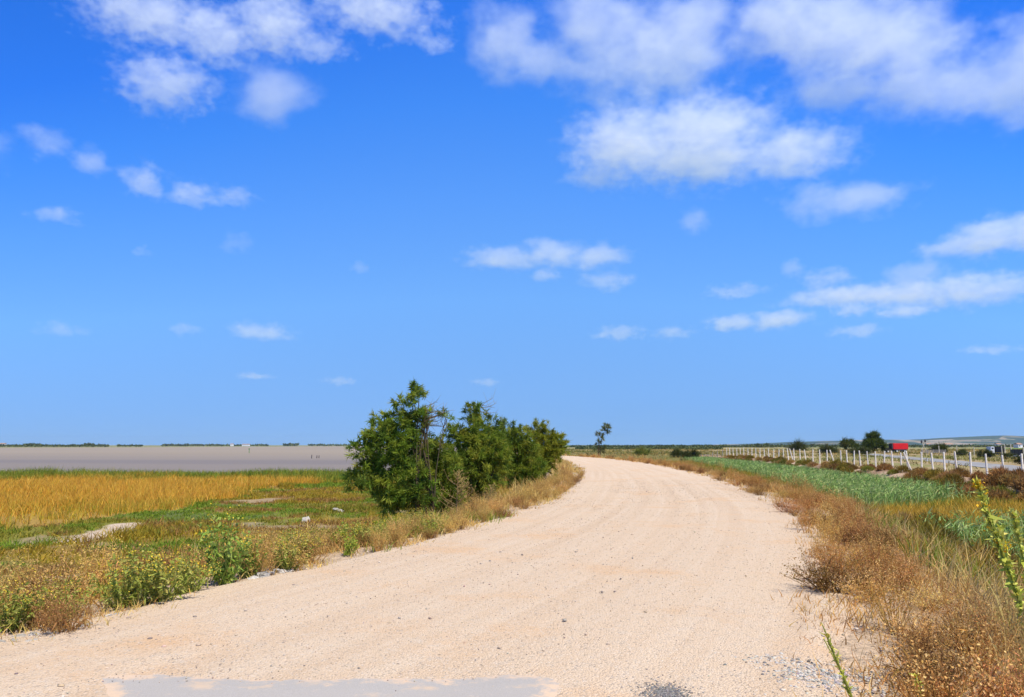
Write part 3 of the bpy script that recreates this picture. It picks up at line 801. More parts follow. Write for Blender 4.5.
# ================================================================== lone tree and far round trees
DARKT = [(.15, .18, .08), (.19, .21, .10), (.12, .15, .065)]
shrub('lone_tree', 'lone slim leaning tree beyond the bend of the track', 'tree', None, 598, 452, 112.0,
      [(606, 425, 1.5, 1.6), (608, 429, 1.9), (604, 431, 1.2), (598.5, 435, 2.2), (602, 438, 2.6), (599, 442, 2.0), (606.5, 433.5, 1.5), (601, 446, 2.8, 2.6), (597, 450, 3.6, 3), (601, 451, 3.2, 2.4)], [(0, .10), (2, .07)], .2, DARKT, .36, .045, .9, bare=5, cl=.3)
shrub('round_tree', 'larger round dark tree in the field beside the red trailer', 'tree', None, 873, 450, 240.0,
      [(873, 439, 5, 4.4), (869, 441.5, 4, 3.4), (878, 441.5, 4, 3.4), (873, 444, 7.5, 3.4), (874, 436, 2.6, 2), (867, 446, 4.6, 2.6), (880, 446, 4.2, 2.6)], [(0, .2), (2, .12)], .5, [(.08, .12, .025), (.11, .15, .032), (.06, .095, .022)], 0.7, .12, .9, cl=.5)
shrub('round_tree', 'smaller flat tree in the field next to the larger round one', 'tree', None, 848, 450, 255.0,
      [(845, 443.2, 3.2, 1.8), (851, 442.8, 3.2, 1.9), (848, 444.5, 5.5, 2), (854, 445.5, 3, 1.8)], [(0, .16)], .4, [(.075, .105, .028), (.10, .125, .035)], .7, .12, .9, cl=.5)
BG = 'low dark bushes scattered over the field'
for i, (px, Y, r, rv, lab) in enumerate([(797, 330, 5, 2.6, 'low dark bush behind the middle of the fence'), (690, 140, 7, 3.2, 'low dark bush at the far start of the fence'), (677, 165, 5, 2.4, 'small olive bush where the verge meets the far field'),
        (641, 185, 7, 2.2, 'flat bright green bush at the edge of the far verge'), (592, 118, 5, 2.6, 'dark bush at the foot of the lone slim tree'), (939, 240, 5, 2.8, 'dark bush behind the thin pale pole in the field'),
        (962, 175, 4.5, 2.6, 'dark green bush before the cargo truck cab'), (1006, 130, 6, 2.0, 'green bush in front of the black trailer'), (985, 150, 6, 2.6, 'low bush under the cargo truck\'s tail'),
        (860, 200, 8, 2.4, 'low grey bush below the round trees'), (828, 230, 7, 2.0, 'low grey bush left of the round trees along the fence'), (1020, 95, 6, 4, 'leafy bush at the far end of the asphalt lane')]):
    bright = 'bright' in lab
    shrub('field_bush', lab, 'bush', BG, px, 455, Y, [(px, 445 + (EYE + .6) * F / Y - rv * .8, r, rv), (px + r * .5, 445 + (EYE + .6) * F / Y - rv * .6, r * .7, rv * .7), (px - r * .6, 445 + (EYE + .6) * F / Y - rv * .5, r * .7, rv * .7)], [(0, .06)], .5,
          [(.16, .20, .05), (.2, .22, .06)] if bright else [(.075, .10, .035), (.10, .115, .045), (.06, .075, .03)], .5 * Y / 150, .05 * Y / 150, .9, cl=.35 * Y / 150)

# ================================================================== dry weeds: prototypes, then single copies
def weed_proto(h, rad, n, stem_c, head_c, leafy=0.0, head=.019, droop=0.0, nb=6, headn=7, sw=.0065):
    st, hd = Leafage(), Leafage()
    az = rng.uniform(0, 6.283, n); out = rng.uniform(.1, 1, n) ** .8 * rad
    hh = h * rng.uniform(.6, 1.05, n) * (1 - .35 * (out / rad) ** 2)
    E = np.stack([np.cos(az) * out, np.sin(az) * out, hh], 1)
    P = np.stack([np.cos(az) * out * .12, np.sin(az) * out * .12, np.full(n, -.04)], 1)
    D = unit(E - P); L = np.linalg.norm(E - P, axis=1)
    bend = rng.normal(size=(n, 3)) * .10; bend[:, 2] = -droop
    st.strips(P, D, L, sw * rng.uniform(.8, 1.5, n), jitter(stem_c, n, .2), bend, taper=.8)
    st.strips(P, D, L, sw * rng.uniform(.8, 1.3, n), jitter(stem_c, n, .2), bend, taper=.8)
    m = n * nb
    f = rng.uniform(.35, 1.0, m); i = np.repeat(np.arange(n), nb)
    off = D[i] * (L[i] * f)[:, None] + bend[i] * (L[i] * f ** 2)[:, None]
    B = P[i] + off
    bd = unit(D[i] * .5 + rng.normal(size=(m, 3)) * .7 + np.array([0, 0, .35])); bl = rng.uniform(.06, .17, m) * h / .7
    st.strips(B, bd, bl, sw * .65, jitter(stem_c, m, .2), rng.normal(size=(m, 3)) * .15)
    T_ = B + bd * bl[:, None]
    q = np.repeat(T_, headn, 0) + rng.normal(size=(m * headn, 3)) * head * 1.5 - np.repeat(bd * bl[:, None], headn, 0) * rng.uniform(0, .5, (m * headn, 1))
    hd.flakes(q, head * rng.uniform(.6, 1.5, len(q)), palette(head_c, len(q), .2), .55)
    if leafy:
        k = int(n * leafy); i = rng.integers(0, n, k); f = rng.uniform(.05, .75, k)
        q = P[i] + D[i] * (L[i] * f)[:, None] + rng.normal(size=(k, 3)) * .02
        st.strips(q, unit(rng.normal(size=(k, 3)) + np.array([0, 0, .1])), rng.uniform(.05, .12, k), .014, jitter(stem_c, k, .2), rng.normal(size=(k, 3)) * .4)
    return st.mesh('dry_weed'), hd.mesh('seed_head')
def make_thing(name, me_pair, part, mat, part_mat=None):
    t = link(name, me_pair[0], mat); link(part, me_pair[1], part_mat or mat, t); return t
RB = (.37, .19, .085); RH = [(.66, .42, .21), (.54, .31, .15), (.74, .53, .31), (.42, .22, .11)]
DB = (.16, .085, .045); DH = [(.32, .18, .09), (.42, .26, .14), (.22, .115, .06)]
protos_r = [make_thing('dry_weed', weed_proto(h, r, n, c, hc, lf_, nb=nb), 'seed_head', M_WEED) for h, r, n, c, hc, lf_, nb in
            ((.66, .46, 34, RB, RH, 3, 5), (.50, .52, 46, (.30, .14, .06), [(.52, .28, .13), (.42, .21, .09), (.64, .40, .20)], 3, 6), (.86, .40, 22, (.44, .26, .10), RH, 2, 6), (.46, .50, 44, DB, DH, 4, 5), (.42, .55, 44, (.46, .29, .12), [(.70, .52, .28), (.62, .43, .21)], 2, 5))]
used = set()
def place(protos, i, x, y, z, rz, sc, label, cat, group, tilt=0.0):
    p = protos[i]
    t = p if id(p) not in used else copy_tree(p)
    used.add(id(p))
    t.location = (x, y, z); t.rotation_euler = (rng.normal() * .08 + tilt * .2, rng.normal() * .08, rz); t.scale = (sc, sc, sc * rng.uniform(.85, 1.15))
    tag(t, label, cat, group, 'thing'); return t
def spread(n, gen, mind):
    pts = []
    tries = 0
    while len(pts) < n and tries < n * 60:
        tries += 1
        q = gen()
        if q is None: continue
        r = mind(q)
        if all((q[0] - a) ** 2 + (q[1] - b) ** 2 > r * r for a, b in pts): pts.append(q)
    return pts
def along(l, s):
    x = np.interp(l, LEN, LINE[:, 0]); y = np.interp(l, LEN, LINE[:, 1]); tx = np.interp(l, LEN, TAN[:, 0]); ty = np.interp(l, LEN, TAN[:, 1])
    return x + s * ty, y - s * tx
def vis(x, y, m=.3): return y > 2.2 and abs(x) < .69 * y + m
L0 = float(road_sl(0, 0)[1][0])
def gen_r():
    l = L0 + 2 + rng.uniform(0, 1) ** 1.9 * 112; y_ = np.interp(l, LEN, LINE[:, 1]); e = rng.uniform(-.25 if y_ > 9.2 else .4, RBAND(y_))
    x, y = along(l, HW + e)
    if not vis(x, y) or inpoly(np.array([x]), np.array([y]), GREY_PATCH)[0]: return None
    return (x, y)
G_R = 'dry brown weeds along the right edge of the track'
pr = spread(205, gen_r, lambda q: .27 + .0095 * q[1])
for x, y in pr:
    i = int(rng.choice(5, p=[.27, .25, .18, .20, .10])); s_, _ = road_sl(x, y); e = float(s_[0]) - HW
    sc = rng.uniform(.62, 1.12) * (.78 + .2 * min(1, e / 1.6)) * (1 + .22 * min(1, max(0, (y - 20) / 40)))
    place(protos_r, i, x, y, gz1(x, y), rng.uniform(0, 6.28), sc, 'dry brown seeded weed in the thick band on the right edge of the track', 'weed', G_R)
x, y = gp(832, 593, .0)
place(protos_r, 3, x, y, .0, .4, 1.12, 'dark twiggy dry bush sprawling onto the gravel from the right edge', 'weed', G_R)

# left bank weeds
protos_l = [make_thing('dry_weed', weed_proto(h, r, n, c, hc, lf_, nb=nb), 'seed_head', M_WEED) for h, r, n, c, hc, lf_, nb in
            ((.55, .40, 44, (.33, .20, .09), [(.50, .34, .17), (.42, .26, .12), (.56, .41, .22)], 3, 6), (.45, .46, 48, (.26, .155, .08), [(.42, .26, .14), (.35, .20, .10)], 3, 6), (.6, .36, 40, (.50, .36, .17), [(.58, .42, .20), (.54, .36, .16)], 2, 6))]
def gen_l():
    l = L0 + 3 + rng.uniform(0, 1) ** 1.5 * 40; e = rng.uniform(-.05, 1.7 if l < L0 + 12 else 1.0); x, y = along(l, -HW - e + .38 * float(sst(np.array(9.5 - np.interp(l, LEN, LINE[:, 1])), 0, 2)))
    px = 512 + x / y * F
    if 92 < px < 262 and e < 1.5 or px > 262 and rng.uniform() < .6: return None
    return (x, y) if vis(x, y) else None
pl = spread(78, gen_l, lambda q: .40 + .011 * q[1])
for x, y in pl:
    i = int(rng.choice(3, p=[.4, .33, .27] if y < 9 else [.3, .2, .5])); s_, _ = road_sl(x, y); e = -float(s_[0]) - HW
    place(protos_l, i, x, y, gz1(x, y), rng.uniform(0, 6.28), rng.uniform(.85, 1.25) * (.75 + .35 * min(1, max(0, e))) * (1 if y < 12 else .78), 'dry brown weed on the bank along the left edge of the track', 'weed', 'dry weeds along the left bank')

# green flowering weeds
def green_proto(h, rad, n, leaf_c, fl_c, nl=26, lw=.022, nf=9, ll=.075):
    st, fl = Leafage(), Leafage()
    az = rng.uniform(0, 6.283, n); out = rng.uniform(0, 1, n) ** .6 * rad; hh = h * rng.uniform(.65, 1.08, n) * (1 - .3 * (out / rad) ** 2)
    E = np.stack([np.cos(az) * out, np.sin(az) * out, hh], 1); P = E * np.array([.15, .15, 0]) + np.array([0, 0, -.04])
    D = unit(E - P); L = np.linalg.norm(E - P, axis=1)
    st.strips(P, D, L, .010, jitter((.17, .21, .06), n), rng.normal(size=(n, 3)) * .06, taper=.8)
    m = n * nl; i = np.repeat(np.arange(n), nl); f = rng.uniform(.12, 1, m)
    B = P[i] + D[i] * (L[i] * f)[:, None]
    st.strips(B, unit(rng.normal(size=(m, 3)) + D[i] * .5), ll * rng.uniform(.6, 1.3, m) * (1.2 - .5 * f), lw * rng.uniform(.6, 1.2, m), palette(leaf_c, m, .18), rng.normal(size=(m, 3)) * .2 + np.array([0, 0, -.15]), taper=.9)
    T_ = np.repeat(P + D * L[:, None], nf, 0) + rng.normal(size=(n * nf, 3)) * np.array([.045, .045, .07])
    fl.flakes(T_, .020 * rng.uniform(.7, 1.3, len(T_)), palette(fl_c, len(T_), .12), .8)
    return st.mesh('flowering_weed'), fl.mesh('blossom')
GL = [(.27, .33, .085), (.34, .38, .12), (.21, .27, .06), (.42, .42, .16)]
YF = [(.62, .50, .05), (.55, .46, .12), (.70, .56, .08)]
green = [make_thing('flowering_weed', green_proto(.62, .45, 34, GL, YF), 'blossom', M_GREEN), make_thing('flowering_weed', green_proto(.75, .36, 24, [(.18, .28, .06), (.23, .33, .08), (.28, .36, .11)], YF, nl=30, lw=.028), 'blossom', M_GREEN),
         make_thing('flowering_weed', green_proto(.45, .28, 16, [(.26, .36, .06), (.32, .40, .08)], YF, nf=3), 'blossom', M_GREEN)]
FG = 'green weeds with small yellow flowers on the left bank'
def gplace(i, px, py, z, sc, label, rz=0):
    x, y = gp(px, py, z); place(green, i, x, y, gz1(x, y), rz, sc, label, 'weed', FG)
gplace(0, 158, 606, -.05, 1.15, 'widest pale green flowering weed on the left bank, above the white rubble', .3)
gplace(0, 122, 611, -.05, .9, 'pale green flowering weed tucked against the widest one, on its marsh side', 1.9)
gplace(1, 222, 588, -.05, 1.0, 'tall dark leafed weed with yellow flowers between the widest weed and the stones', 1.0)
gplace(1, 246, 580, -.05, .8, 'smaller dark leafed weed growing against the tall yellow flowered one', 2.0)
gplace(2, 6, 606, -.3, 1.3, 'bright green weed cut by the picture edge above the brown weeds', 1)
gplace(0, 188, 597, -.05, .7, 'low pale green weed filling the gap between the two biggest flowering weeds', 4)
gplace(2, 345, 551, -.1, 1.1, 'thin green weed among dry grass just before the tamarisk row', 2)
gplace(0, 318, 556, -.25, .8, 'grey green weed behind the pale stones on the left bank', 5)
gplace(2, 405, 531, -.1, 1.0, 'small green weed at the foot of the tallest tamarisk', 2)

def gen_g():
    l = L0 + 3 + rng.uniform(0, 1) ** 1.1 * 17; x, y = along(l, -HW - rng.uniform(.1, 2.2)); px = 512 + x / y * F
    return (x, y) if vis(x, y) and (262 < px < 440 or -20 < px < 95 and rng.uniform() < .6) else None
for x, y in spread(34, gen_g, lambda q: .45):
    place(green, int(rng.choice([0, 2], p=[.65, .35])), x, y, gz1(x, y), rng.uniform(0, 6.28), rng.uniform(.5, .85), 'low grey green weed mixed into the dry growth on the left bank of the track', 'weed', 'low green weeds in the dry left bank')

# tall yellow flowered stalks on the right
def stalk(name, label, base, top, nl, lw, ll, flowers=26, side=5, fs=.02):
    base = np.array(base, float); top = np.array(top, float)
    t = empty(name, tuple(base)); tag(t, label, 'flower stalk')
    st, lf_, fl = Leafage(), Leafage(), Leafage()
    v = top - base; n = 9; tt = np.linspace(0, 1, n)[:, None]
    path = v * tt + np.array([.02, .0, 0]) * np.sin(tt * 5) * np.linalg.norm(v) * .5
    st.tube(path, np.linspace(.011, .005, n), (.26, .31, .08), 6)
    tips = [path[-1]]
    for j in range(side):
        f = rng.uniform(.45, .95); p0 = np.array([np.interp(f, tt[:, 0], path[:, c]) for c in range(3)])
        e = p0 + v * rng.uniform(.08, .2) + rng.normal(size=3) * .045; st.tube(np.array([p0, lerp(p0, e, .5) + rng.normal(size=3) * .01, e]), np.array([.005, .004, .003]), (.28, .33, .09), 4); tips.append(e)
    f = rng.uniform(.05, 1, nl) ** .8
    B = np.stack([np.interp(f, tt[:, 0], path[:, c]) for c in range(3)], 1)
    lf_.strips(B, unit(rng.normal(size=(nl, 3)) + unit(v[None]) * .8), 1.15 * ll * rng.uniform(.5, 1.2, nl), lw * rng.uniform(.7, 1.2, nl), palette([(.56, .62, .15), (.64, .66, .22), (.42, .50, .11)], nl, .15), rng.normal(size=(nl, 3)) * .25, taper=.95)
    for e in tips:
        k = flowers if e is tips[0] else max(3, flowers // 14)
        fl = Leafage(); fl.flakes(e + rng.normal(size=(k, 3)) * fs * .9, fs * rng.uniform(.7, 1.4, k), palette([(.80, .50, .03), (.75, .58, .05), (.70, .40, .02)], k, .1), .85)
        link('flower_head', fl.mesh('flower_head'), M_GREEN, t)
    link('stem', st.mesh('stem'), M_GREEN, t); link('leaves', lf_.mesh('leaves'), M_GREEN, t)
def pt(px, py, Y):
    d = ray(px, py); return np.array([0, 0, EYE]) + d * (Y / d[1])
def ground_at(px, Y):
    x = (px - 512) / F * Y * CP; return np.array([x, Y, gz1(x, Y) - .03])
b = ground_at(1024, 6.6); stalk('flower_stalk', 'tall green stalk topped with orange yellow flowers, in front of the reeds', b, pt(980, 485, 6.5), 340, .034, .06, 110, 9, .022)
b = ground_at(1016, 6.9); stalk('flower_stalk', 'second green stalk with few flowers, right beside the tall flowering one', b, pt(1001, 528, 6.85), 190, .030, .06, 6, 4, .012)
b = ground_at(1030, 6.75); stalk('flower_stalk', 'green stalk leaning out of the picture past the two others', b, pt(1014, 512, 6.7), 190, .030, .06, 6, 4, .012)
b = ground_at(846, 4.95); stalk('flower_stalk', 'short leafy green stalk with an orange tip, on the gravel edge near the grey stones', b, pt(827, 634, 4.9), 70, .014, .035, 14, 2, .012)
b = ground_at(912, 4.75); stalk('flower_stalk', 'low green stalk half hidden in the brown weeds at the picture\'s bottom edge', b, pt(916, 676, 4.7), 45, .016, .04, 8, 2, .012)

# grey fluffy grass clumps, lower right
def fluffy(h, n):
    st, hd = Leafage(), Leafage()
    P = np.concatenate([rng.normal(size=(n, 2)) * .10, np.full((n, 1), -.03)], 1); D = rng.normal(size=(n, 3)) * .28 + np.array([.12, 0, 0]); D[:, 2] = 1; D = unit(D); L = h * rng.uniform(.6, 1.1, n)
    bend = rng.normal(size=(n, 3)) * .12 + np.array([.14, 0, -.1])
    st.strips(P, D, L, .005, jitter((.42, .34, .20), n), bend)
    E = P + D * L[:, None] + bend * L[:, None]; k = 12; f = rng.uniform(0, .34, n * k)
    i = np.repeat(np.arange(n), k); q = E[i] - (D[i] + bend[i]) * (L[i] * f)[:, None] + rng.normal(size=(n * k, 3)) * .008
    hd.flakes(q, .034 * rng.uniform(.6, 1.3, n * k), palette([(.44, .33, .17), (.37, .27, .13), (.50, .39, .22)], n * k, .12), .22, unit(D[i] + rng.normal(size=(n * k, 3)) * .35))
    return st.mesh('plume_grass'), hd.mesh('plume')
plum = [make_thing('grass_clump', fluffy(.62, 60), 'plume', M_WEED), make_thing('grass_clump', fluffy(.5, 70), 'plume', M_WEED)]
def gen_p():
    l = L0 + 4.0 + rng.uniform(0, 5.5); e = rng.uniform(1.3, 3.6); x, y = along(l, HW + e)
    return (x, y) if vis(x, y, .4) and (x / y * F + 512) > 880 else None
for x, y in spread(30, gen_p, lambda q: .30):
    place(plum, int(rng.integers(2)), x, y, gz1(x, y), rng.normal() * .5, rng.uniform(.85, 1.2), 'pale plumed grass tuft in the corner beside the brown weeds', 'grass clump', 'plumed grass clumps in the near right corner')

# salt bushes on the bank before the fence
def saltbush(r, cols, n=900):
    lf_ = Leafage(); u = unit(rng.normal(size=(n, 3))); u[:, 2] = np.abs(u[:, 2]); rr = rng.uniform(.35, 1, (n, 1)) ** .5
    P = u * rr * np.array([r, r, r * .8]) * (.8 + .35 * fbm(u[:, 0] * 3 + 5, u[:, 1] * 3 + u[:, 2] * 2, 1, 2, int(rng.integers(99))))[:, None]
    lf_.strips(P, unit(u + rng.normal(size=(n, 3)) * .5 + np.array([0, 0, .5])), .20, .035, palette(cols, n, .18), rng.normal(size=(n, 3)) * .2, taper=.8)
    return lf_.mesh('salt_bush')
SB = [[(.29, .17, .075), (.36, .22, .10), (.22, .135, .065)], [(.24, .19, .05), (.30, .23, .055), (.18, .15, .04)], [(.34, .215, .10), (.42, .29, .15)], [(.18, .19, .05), (.24, .225, .055)]]
salts = [link('salt_bush', saltbush(r, c), M_WEED) for r, c in zip((.62, .7, .55, .6), SB)]
def gen_s():
    a = rng.uniform(-38, 95); tt_ = rng.uniform(1.5, 5.4); x, y = FA + FD * a - nrm2 * tt_
    return (float(x), float(y)) if vis(x, y, 1.5) else None
for x, y in spread(200, gen_s, lambda q: .62):
    i = int(rng.choice(4, p=[.38, .22, .24, .16])); place(salts, i, x, y, gz1(x, y) - .05, rng.uniform(0, 6.28), rng.uniform(.65, 1.15) * min(1.35, .62 + 26 / y), 'brownish salt bush on the sandy bank at the foot of the white fence', 'bush', 'salt bushes on the bank below the fence')
def gen_d():
    x = rng.uniform(6, 22); y = rng.uniform(9, 30); s_, _ = road_sl(x, y); e = float(s_[0]) - HW
    return (x, y) if 2.2 < e < 7 and vis(x, y) and not inpoly(np.array([x]), np.array([y]), REED2)[0] else None
for x, y in spread(26, gen_d, lambda q: .9):
    place(salts, int(rng.integers(1, 4)), x, y, gz1(x, y) - .05, rng.uniform(0, 6.28), rng.uniform(.6, 1.1), 'low dark bush in the ditch between the brown weeds and the reeds', 'bush', 'low bushes in the near ditch')

# ================================================================== stones and gravel
def stone_mesh(name, seed, sub=2, flat=.6):
    bm = bmesh.new(); bmesh.ops.create_icosphere(bm, subdivisions=sub, radius=1)
    for v in bm.verts:
        k = 1 + .55 * mnoise.noise(v.co * 1.1 + Vector((seed * 7.1, 0, 0))) + .25 * mnoise.noise(v.co * 2.7 + Vector((0, seed * 3.3, 0)))
        v.co *= k; v.co.z *= flat
    return bm_mesh(name, bm)
T = NT('pale_stone'); o_ = T.obj(); f = T.noise(3, 6, .65, o_)
c = T.ramp(f, [(.3, (.30, .28, .25)), (.55, (.46, .43, .39)), (.75, (.56, .53, .48))])
h = T.n('ShaderNodeHueSaturation'); T.l(c, h.inputs['Color']); T.put(h.inputs['Value'], T.math('ADD', .7, T.math('MULTIPLY', T.rnd(), .5)))
M_STONE = T.surf(h.outputs[0], .9, T.bump(f, .5, .1), .15)
stones = [link('stone', stone_mesh('stone', i), M_STONE) for i in range(5)]
def put_stone(px, py, r, label, group, z=0.0):
    x, y = gp(px, py, z); z = max(gz1(x, y), -2)
    i = int(rng.integers(5)); p = stones[i]; t = p if id(p) not in used else p.copy()
    if t is not p: col.objects.link(t)
    used.add(id(p)); t.location = (x, y, z + r * .25); t.rotation_euler = (rng.normal() * .3, rng.normal() * .3, rng.uniform(0, 6.28)); t.scale = (r * rng.uniform(.7, 1.3), r * rng.uniform(.7, 1.3), r * rng.uniform(.7, 1.1))
    tag(t, label, 'stone', group)
for i in range(46):
    f_ = rng.uniform(); px = lerp(-5, 128, f_); py = lerp(647, 615, f_) + rng.normal() * 2.2
    put_stone(px, py, rng.uniform(.015, .062), 'pale broken stone in the rubble row at the left track edge under the brown weeds', 'pale rubble under the brown weeds')
for i in range(28):
    f_ = rng.uniform(); px = lerp(250, 296, f_); py = lerp(581, 565, f_) + rng.normal() * 2.0
    put_stone(px, py, rng.uniform(.02, .085), 'grey stone in the small heap on the left track edge beyond the flowering weeds', 'grey stone heap on the left edge')
put_stone(306, 521, .2, 'pale rock lying alone on the rusty marsh plants', None, -1.6)
put_stone(338, 511, .24, 'pale rock on the marsh nearest the tallest tamarisk', None, -1.6)
put_stone(3, 437 + 32, .3, 'pale rock at the edge of the lagoon rushes', None, -1.7)

# loose gravel
def pebbles(name, X, Y, Z, r, tint, label):
    bm = bmesh.new(); bmesh.ops.create_icosphere(bm, subdivisions=1, radius=1); bm.verts.ensure_lookup_table()
    base = np.array([v.co[:] for v in bm.verts]); fc = np.array([[v.index for v in f.verts] for f in bm.faces]); bm.free()
    n = len(X); sc = r[:, None] * rng.uniform(.6, 1.3, (n, 3)) * np.array([1, 1, .6]); an = rng.uniform(0, 6.283, n)
    v = base[None] * (1 + rng.normal(size=(n, len(base), 1)) * .14) * sc[:, None]
    ca, sa = np.cos(an)[:, None], np.sin(an)[:, None]
    v = np.stack([v[..., 0] * ca - v[..., 1] * sa + X[:, None], v[..., 0] * sa + v[..., 1] * ca + Y[:, None], v[..., 2] + Z[:, None]], -1)
    F3 = (fc[None] + (np.arange(n) * len(base))[:, None, None]).reshape(-1, 3)
    o = link(name, np_mesh(name, v.reshape(-1, 3), None, F3, np.repeat(tint, len(base), 0)), M_PEB); tag(o, label, 'gravel', kind='stuff')
M_PEB = leaf_material('loose_stones', 0, .9, 0, .12)
n = 30000; l = L0 + 2.5 + rng.uniform(0, 1, n) ** 1.7 * 34; sg = rng.choice([-1, 1], n); s = np.where(rng.uniform(size=n) < .45, sg * (HW + .35 - np.abs(rng.normal(size=n)) * .5), rng.uniform(-HW, HW, n))
X, Y = along(l, s); k = inview(X, Y) & ~((Y < 5.5) & (np.abs(X + 1.2) < 1.6) & (rng.uniform(size=n) < .85)); X, Y, s = X[k], Y[k], s[k]
r = .0035 + .0055 * rng.uniform(size=len(X)) ** 3 + .004 * np.clip(Y - 8, 0, 20) / 20
r = np.where(rng.uniform(size=len(X)) < .012, rng.uniform(.012, .022, len(X)), r)
Z = np.where(np.abs(s) < 3.4, road_z(s) + .004, 0.0) + r * .15
pebbles('loose_gravel', X, Y, Z, r, palette([(.50, .39, .29), (.42, .33, .25), (.22, .185, .16), (.55, .47, .39), (.31, .28, .25)], len(X), .12, [.34, .26, .14, .14, .12]), 'loose small stones strewn over the gravel track')
n = 9000; q = np.array(GREY_PATCH); X = rng.uniform(q[:, 0].min(), q[:, 0].max() + .3, n); Y = rng.uniform(q[:, 1].min(), q[:, 1].max(), n); d_ = fbm(X, Y, .25, 3, 131)
cx0, cy0 = q[:, 0].mean(), q[:, 1].mean()
k = rng.uniform(size=n) < .9 * np.exp(-(np.hypot((X - cx0) / .27, (Y - cy0) / .33) + 2.6 * (d_ - .5)).clip(0, 9) ** 2); X, Y = X[k], Y[k]; r = .005 + .012 * rng.uniform(size=len(X)) ** 2.2
s, _ = road_sl(X, Y)
pebbles('grey_gravel', X, Y, np.where(s < 3.4, road_z(s), .0) + r * .2, r, palette([(.34, .33, .32), (.46, .44, .41), (.16, .16, .16), (.52, .48, .43)], len(X), .12), 'grey crushed stone spilled at the near right edge of the track')
x0, y0 = gp(664, 690, .03); n = 2200; a = rng.normal(size=(n, 2)) * np.array([.075, .10]) * np.exp(rng.normal(size=(n, 1)) * .35); X, Y = x0 + a[:, 0], y0 - .05 + a[:, 1]; r = .003 + .007 * rng.uniform(size=n) ** 3
s, _ = road_sl(X, Y); pebbles('dark_gravel', X, Y, road_z(s) + .004 + r * .2, r, palette([(.11, .11, .115), (.17, .165, .16), (.24, .23, .22)], n, .12), 'small dark patch of tarry grit on the track')

# ================================================================== fence
M_POST = plain('white_concrete', (.78, .72, .60), .8, .12, 9)
M_WIRE = plain('fence_wire', (.32, .31, .30), .5, .1, 5, metal=.6)
fence = empty('post_fence', (FA[0], FA[1], gz1(*FA))); tag(fence, 'long fence of white concrete posts running along the bank to the far bend', 'fence')
def post_mesh(h, seed):
    bm = bmesh.new(); m = Matrix.Diagonal((.115, .115, h, 1)); m.translation = (0, 0, h / 2 - .15); bmesh.ops.create_cube(bm, size=1, matrix=m)
    for v in bm.verts:
        if v.co.z > .5: v.co.x *= .86; v.co.y *= .86
    bmesh.ops.bevel(bm, geom=list(bm.edges), offset=.014, segments=2, affect='EDGES'); return bm_mesh('post', bm)
pxs = [1066, 1020.5, 1002, 985, 969, 955.5, 943, 931.5, 920, None, 900, 891.5, 882.5, 874.5, 867, 859.5, 853, 846.5, 840, None, 826.5, 819, 812, 805.5, 799.5, 793.5, 788, 783, 778, 773, 768.5, 764, 759.5, 755.5, 751.5, 747.5, 743.5, 740, 736.5, 733, 729.5, 726.5]
def fence_at(px):
    # where the sight line of that column meets the fence line
    k = (px - 512) / F * CP; a = (k * FA[1] - FA[0]) / (FD[0] - k * FD[1]); return FA + FD * a
M_first = None; top_pts = []
for i, px in enumerate(pxs):
    if px is None: continue
    P = fence_at(px); h = 1.72 + rng.normal() * .04; z0 = gz1(*P)
    o = link('post', post_mesh(h + .15, i), M_POST, fence)
    o.location = (P[0] - FA[0], P[1] - FA[1], z0 - fence.location.z); o.rotation_euler = (rng.normal() * .03, rng.normal() * .04 - .012, rng.normal() * .15 + .1)
    top_pts.append((P, z0, h))
for px, lean, lab in ((913.5, -.36, 'leaning brace post'), (836.5, -.30, 'leaning brace post'), (794.5, -.25, 'leaning brace post'), (910, -.06, None)):
    P = fence_at(px); o = link('post', post_mesh(1.9, 50), M_POST, fence); P = P - nrm2 * .25
    o.location = (P[0] - FA[0], P[1] - FA[1], gz1(*P) - fence.location.z); o.rotation_euler = (0, lean, .1)
    if lab: o['label'] = lab
wr = Leafage()
for f_ in (.22, .45, .68, .92):
    path = np.array([[P[0] - FA[0] - nrm2[0] * .07, P[1] - FA[1] - nrm2[1] * .07, z0 - fence.location.z + h * f_] for P, z0, h in top_pts]); wr.tube(path, .004, (.3, .3, .3), 4)
link('wire', wr.mesh('wire'), M_WIRE, fence)
M_GREYP = plain('weathered_wood', (.27, .25, .23), .9, .2, 5)
old = empty('old_fence', (34, 138, gz1(34, 138))); tag(old, 'short run of grey weathered posts behind the far start of the white fence', 'fence')
for px, Y in ((701, 150), (704.5, 148), (708, 146), (712, 152), (717, 150), (722, 149)):
    x = (px - 512) / F * Y * CP; o = link('post', post_mesh(1.5, 60), M_GREYP, old); o.location = (x - 34, Y - 138, gz1(x, Y) - old.location.z); o.rotation_euler = (0, rng.normal() * .05, 0)
rl = Leafage()
for zz in (.55, 1.1):
    rl.tube(np.array([[(701 - 512) / F * 150 - 34, 12, zz], [(712 - 512) / F * 150 - 34, 12.5, zz], [(722 - 512) / F * 149 - 34, 11, zz]]), .035, (.27, .25, .23), 4)
link('rail', rl.mesh('rail'), M_GREYP, old)

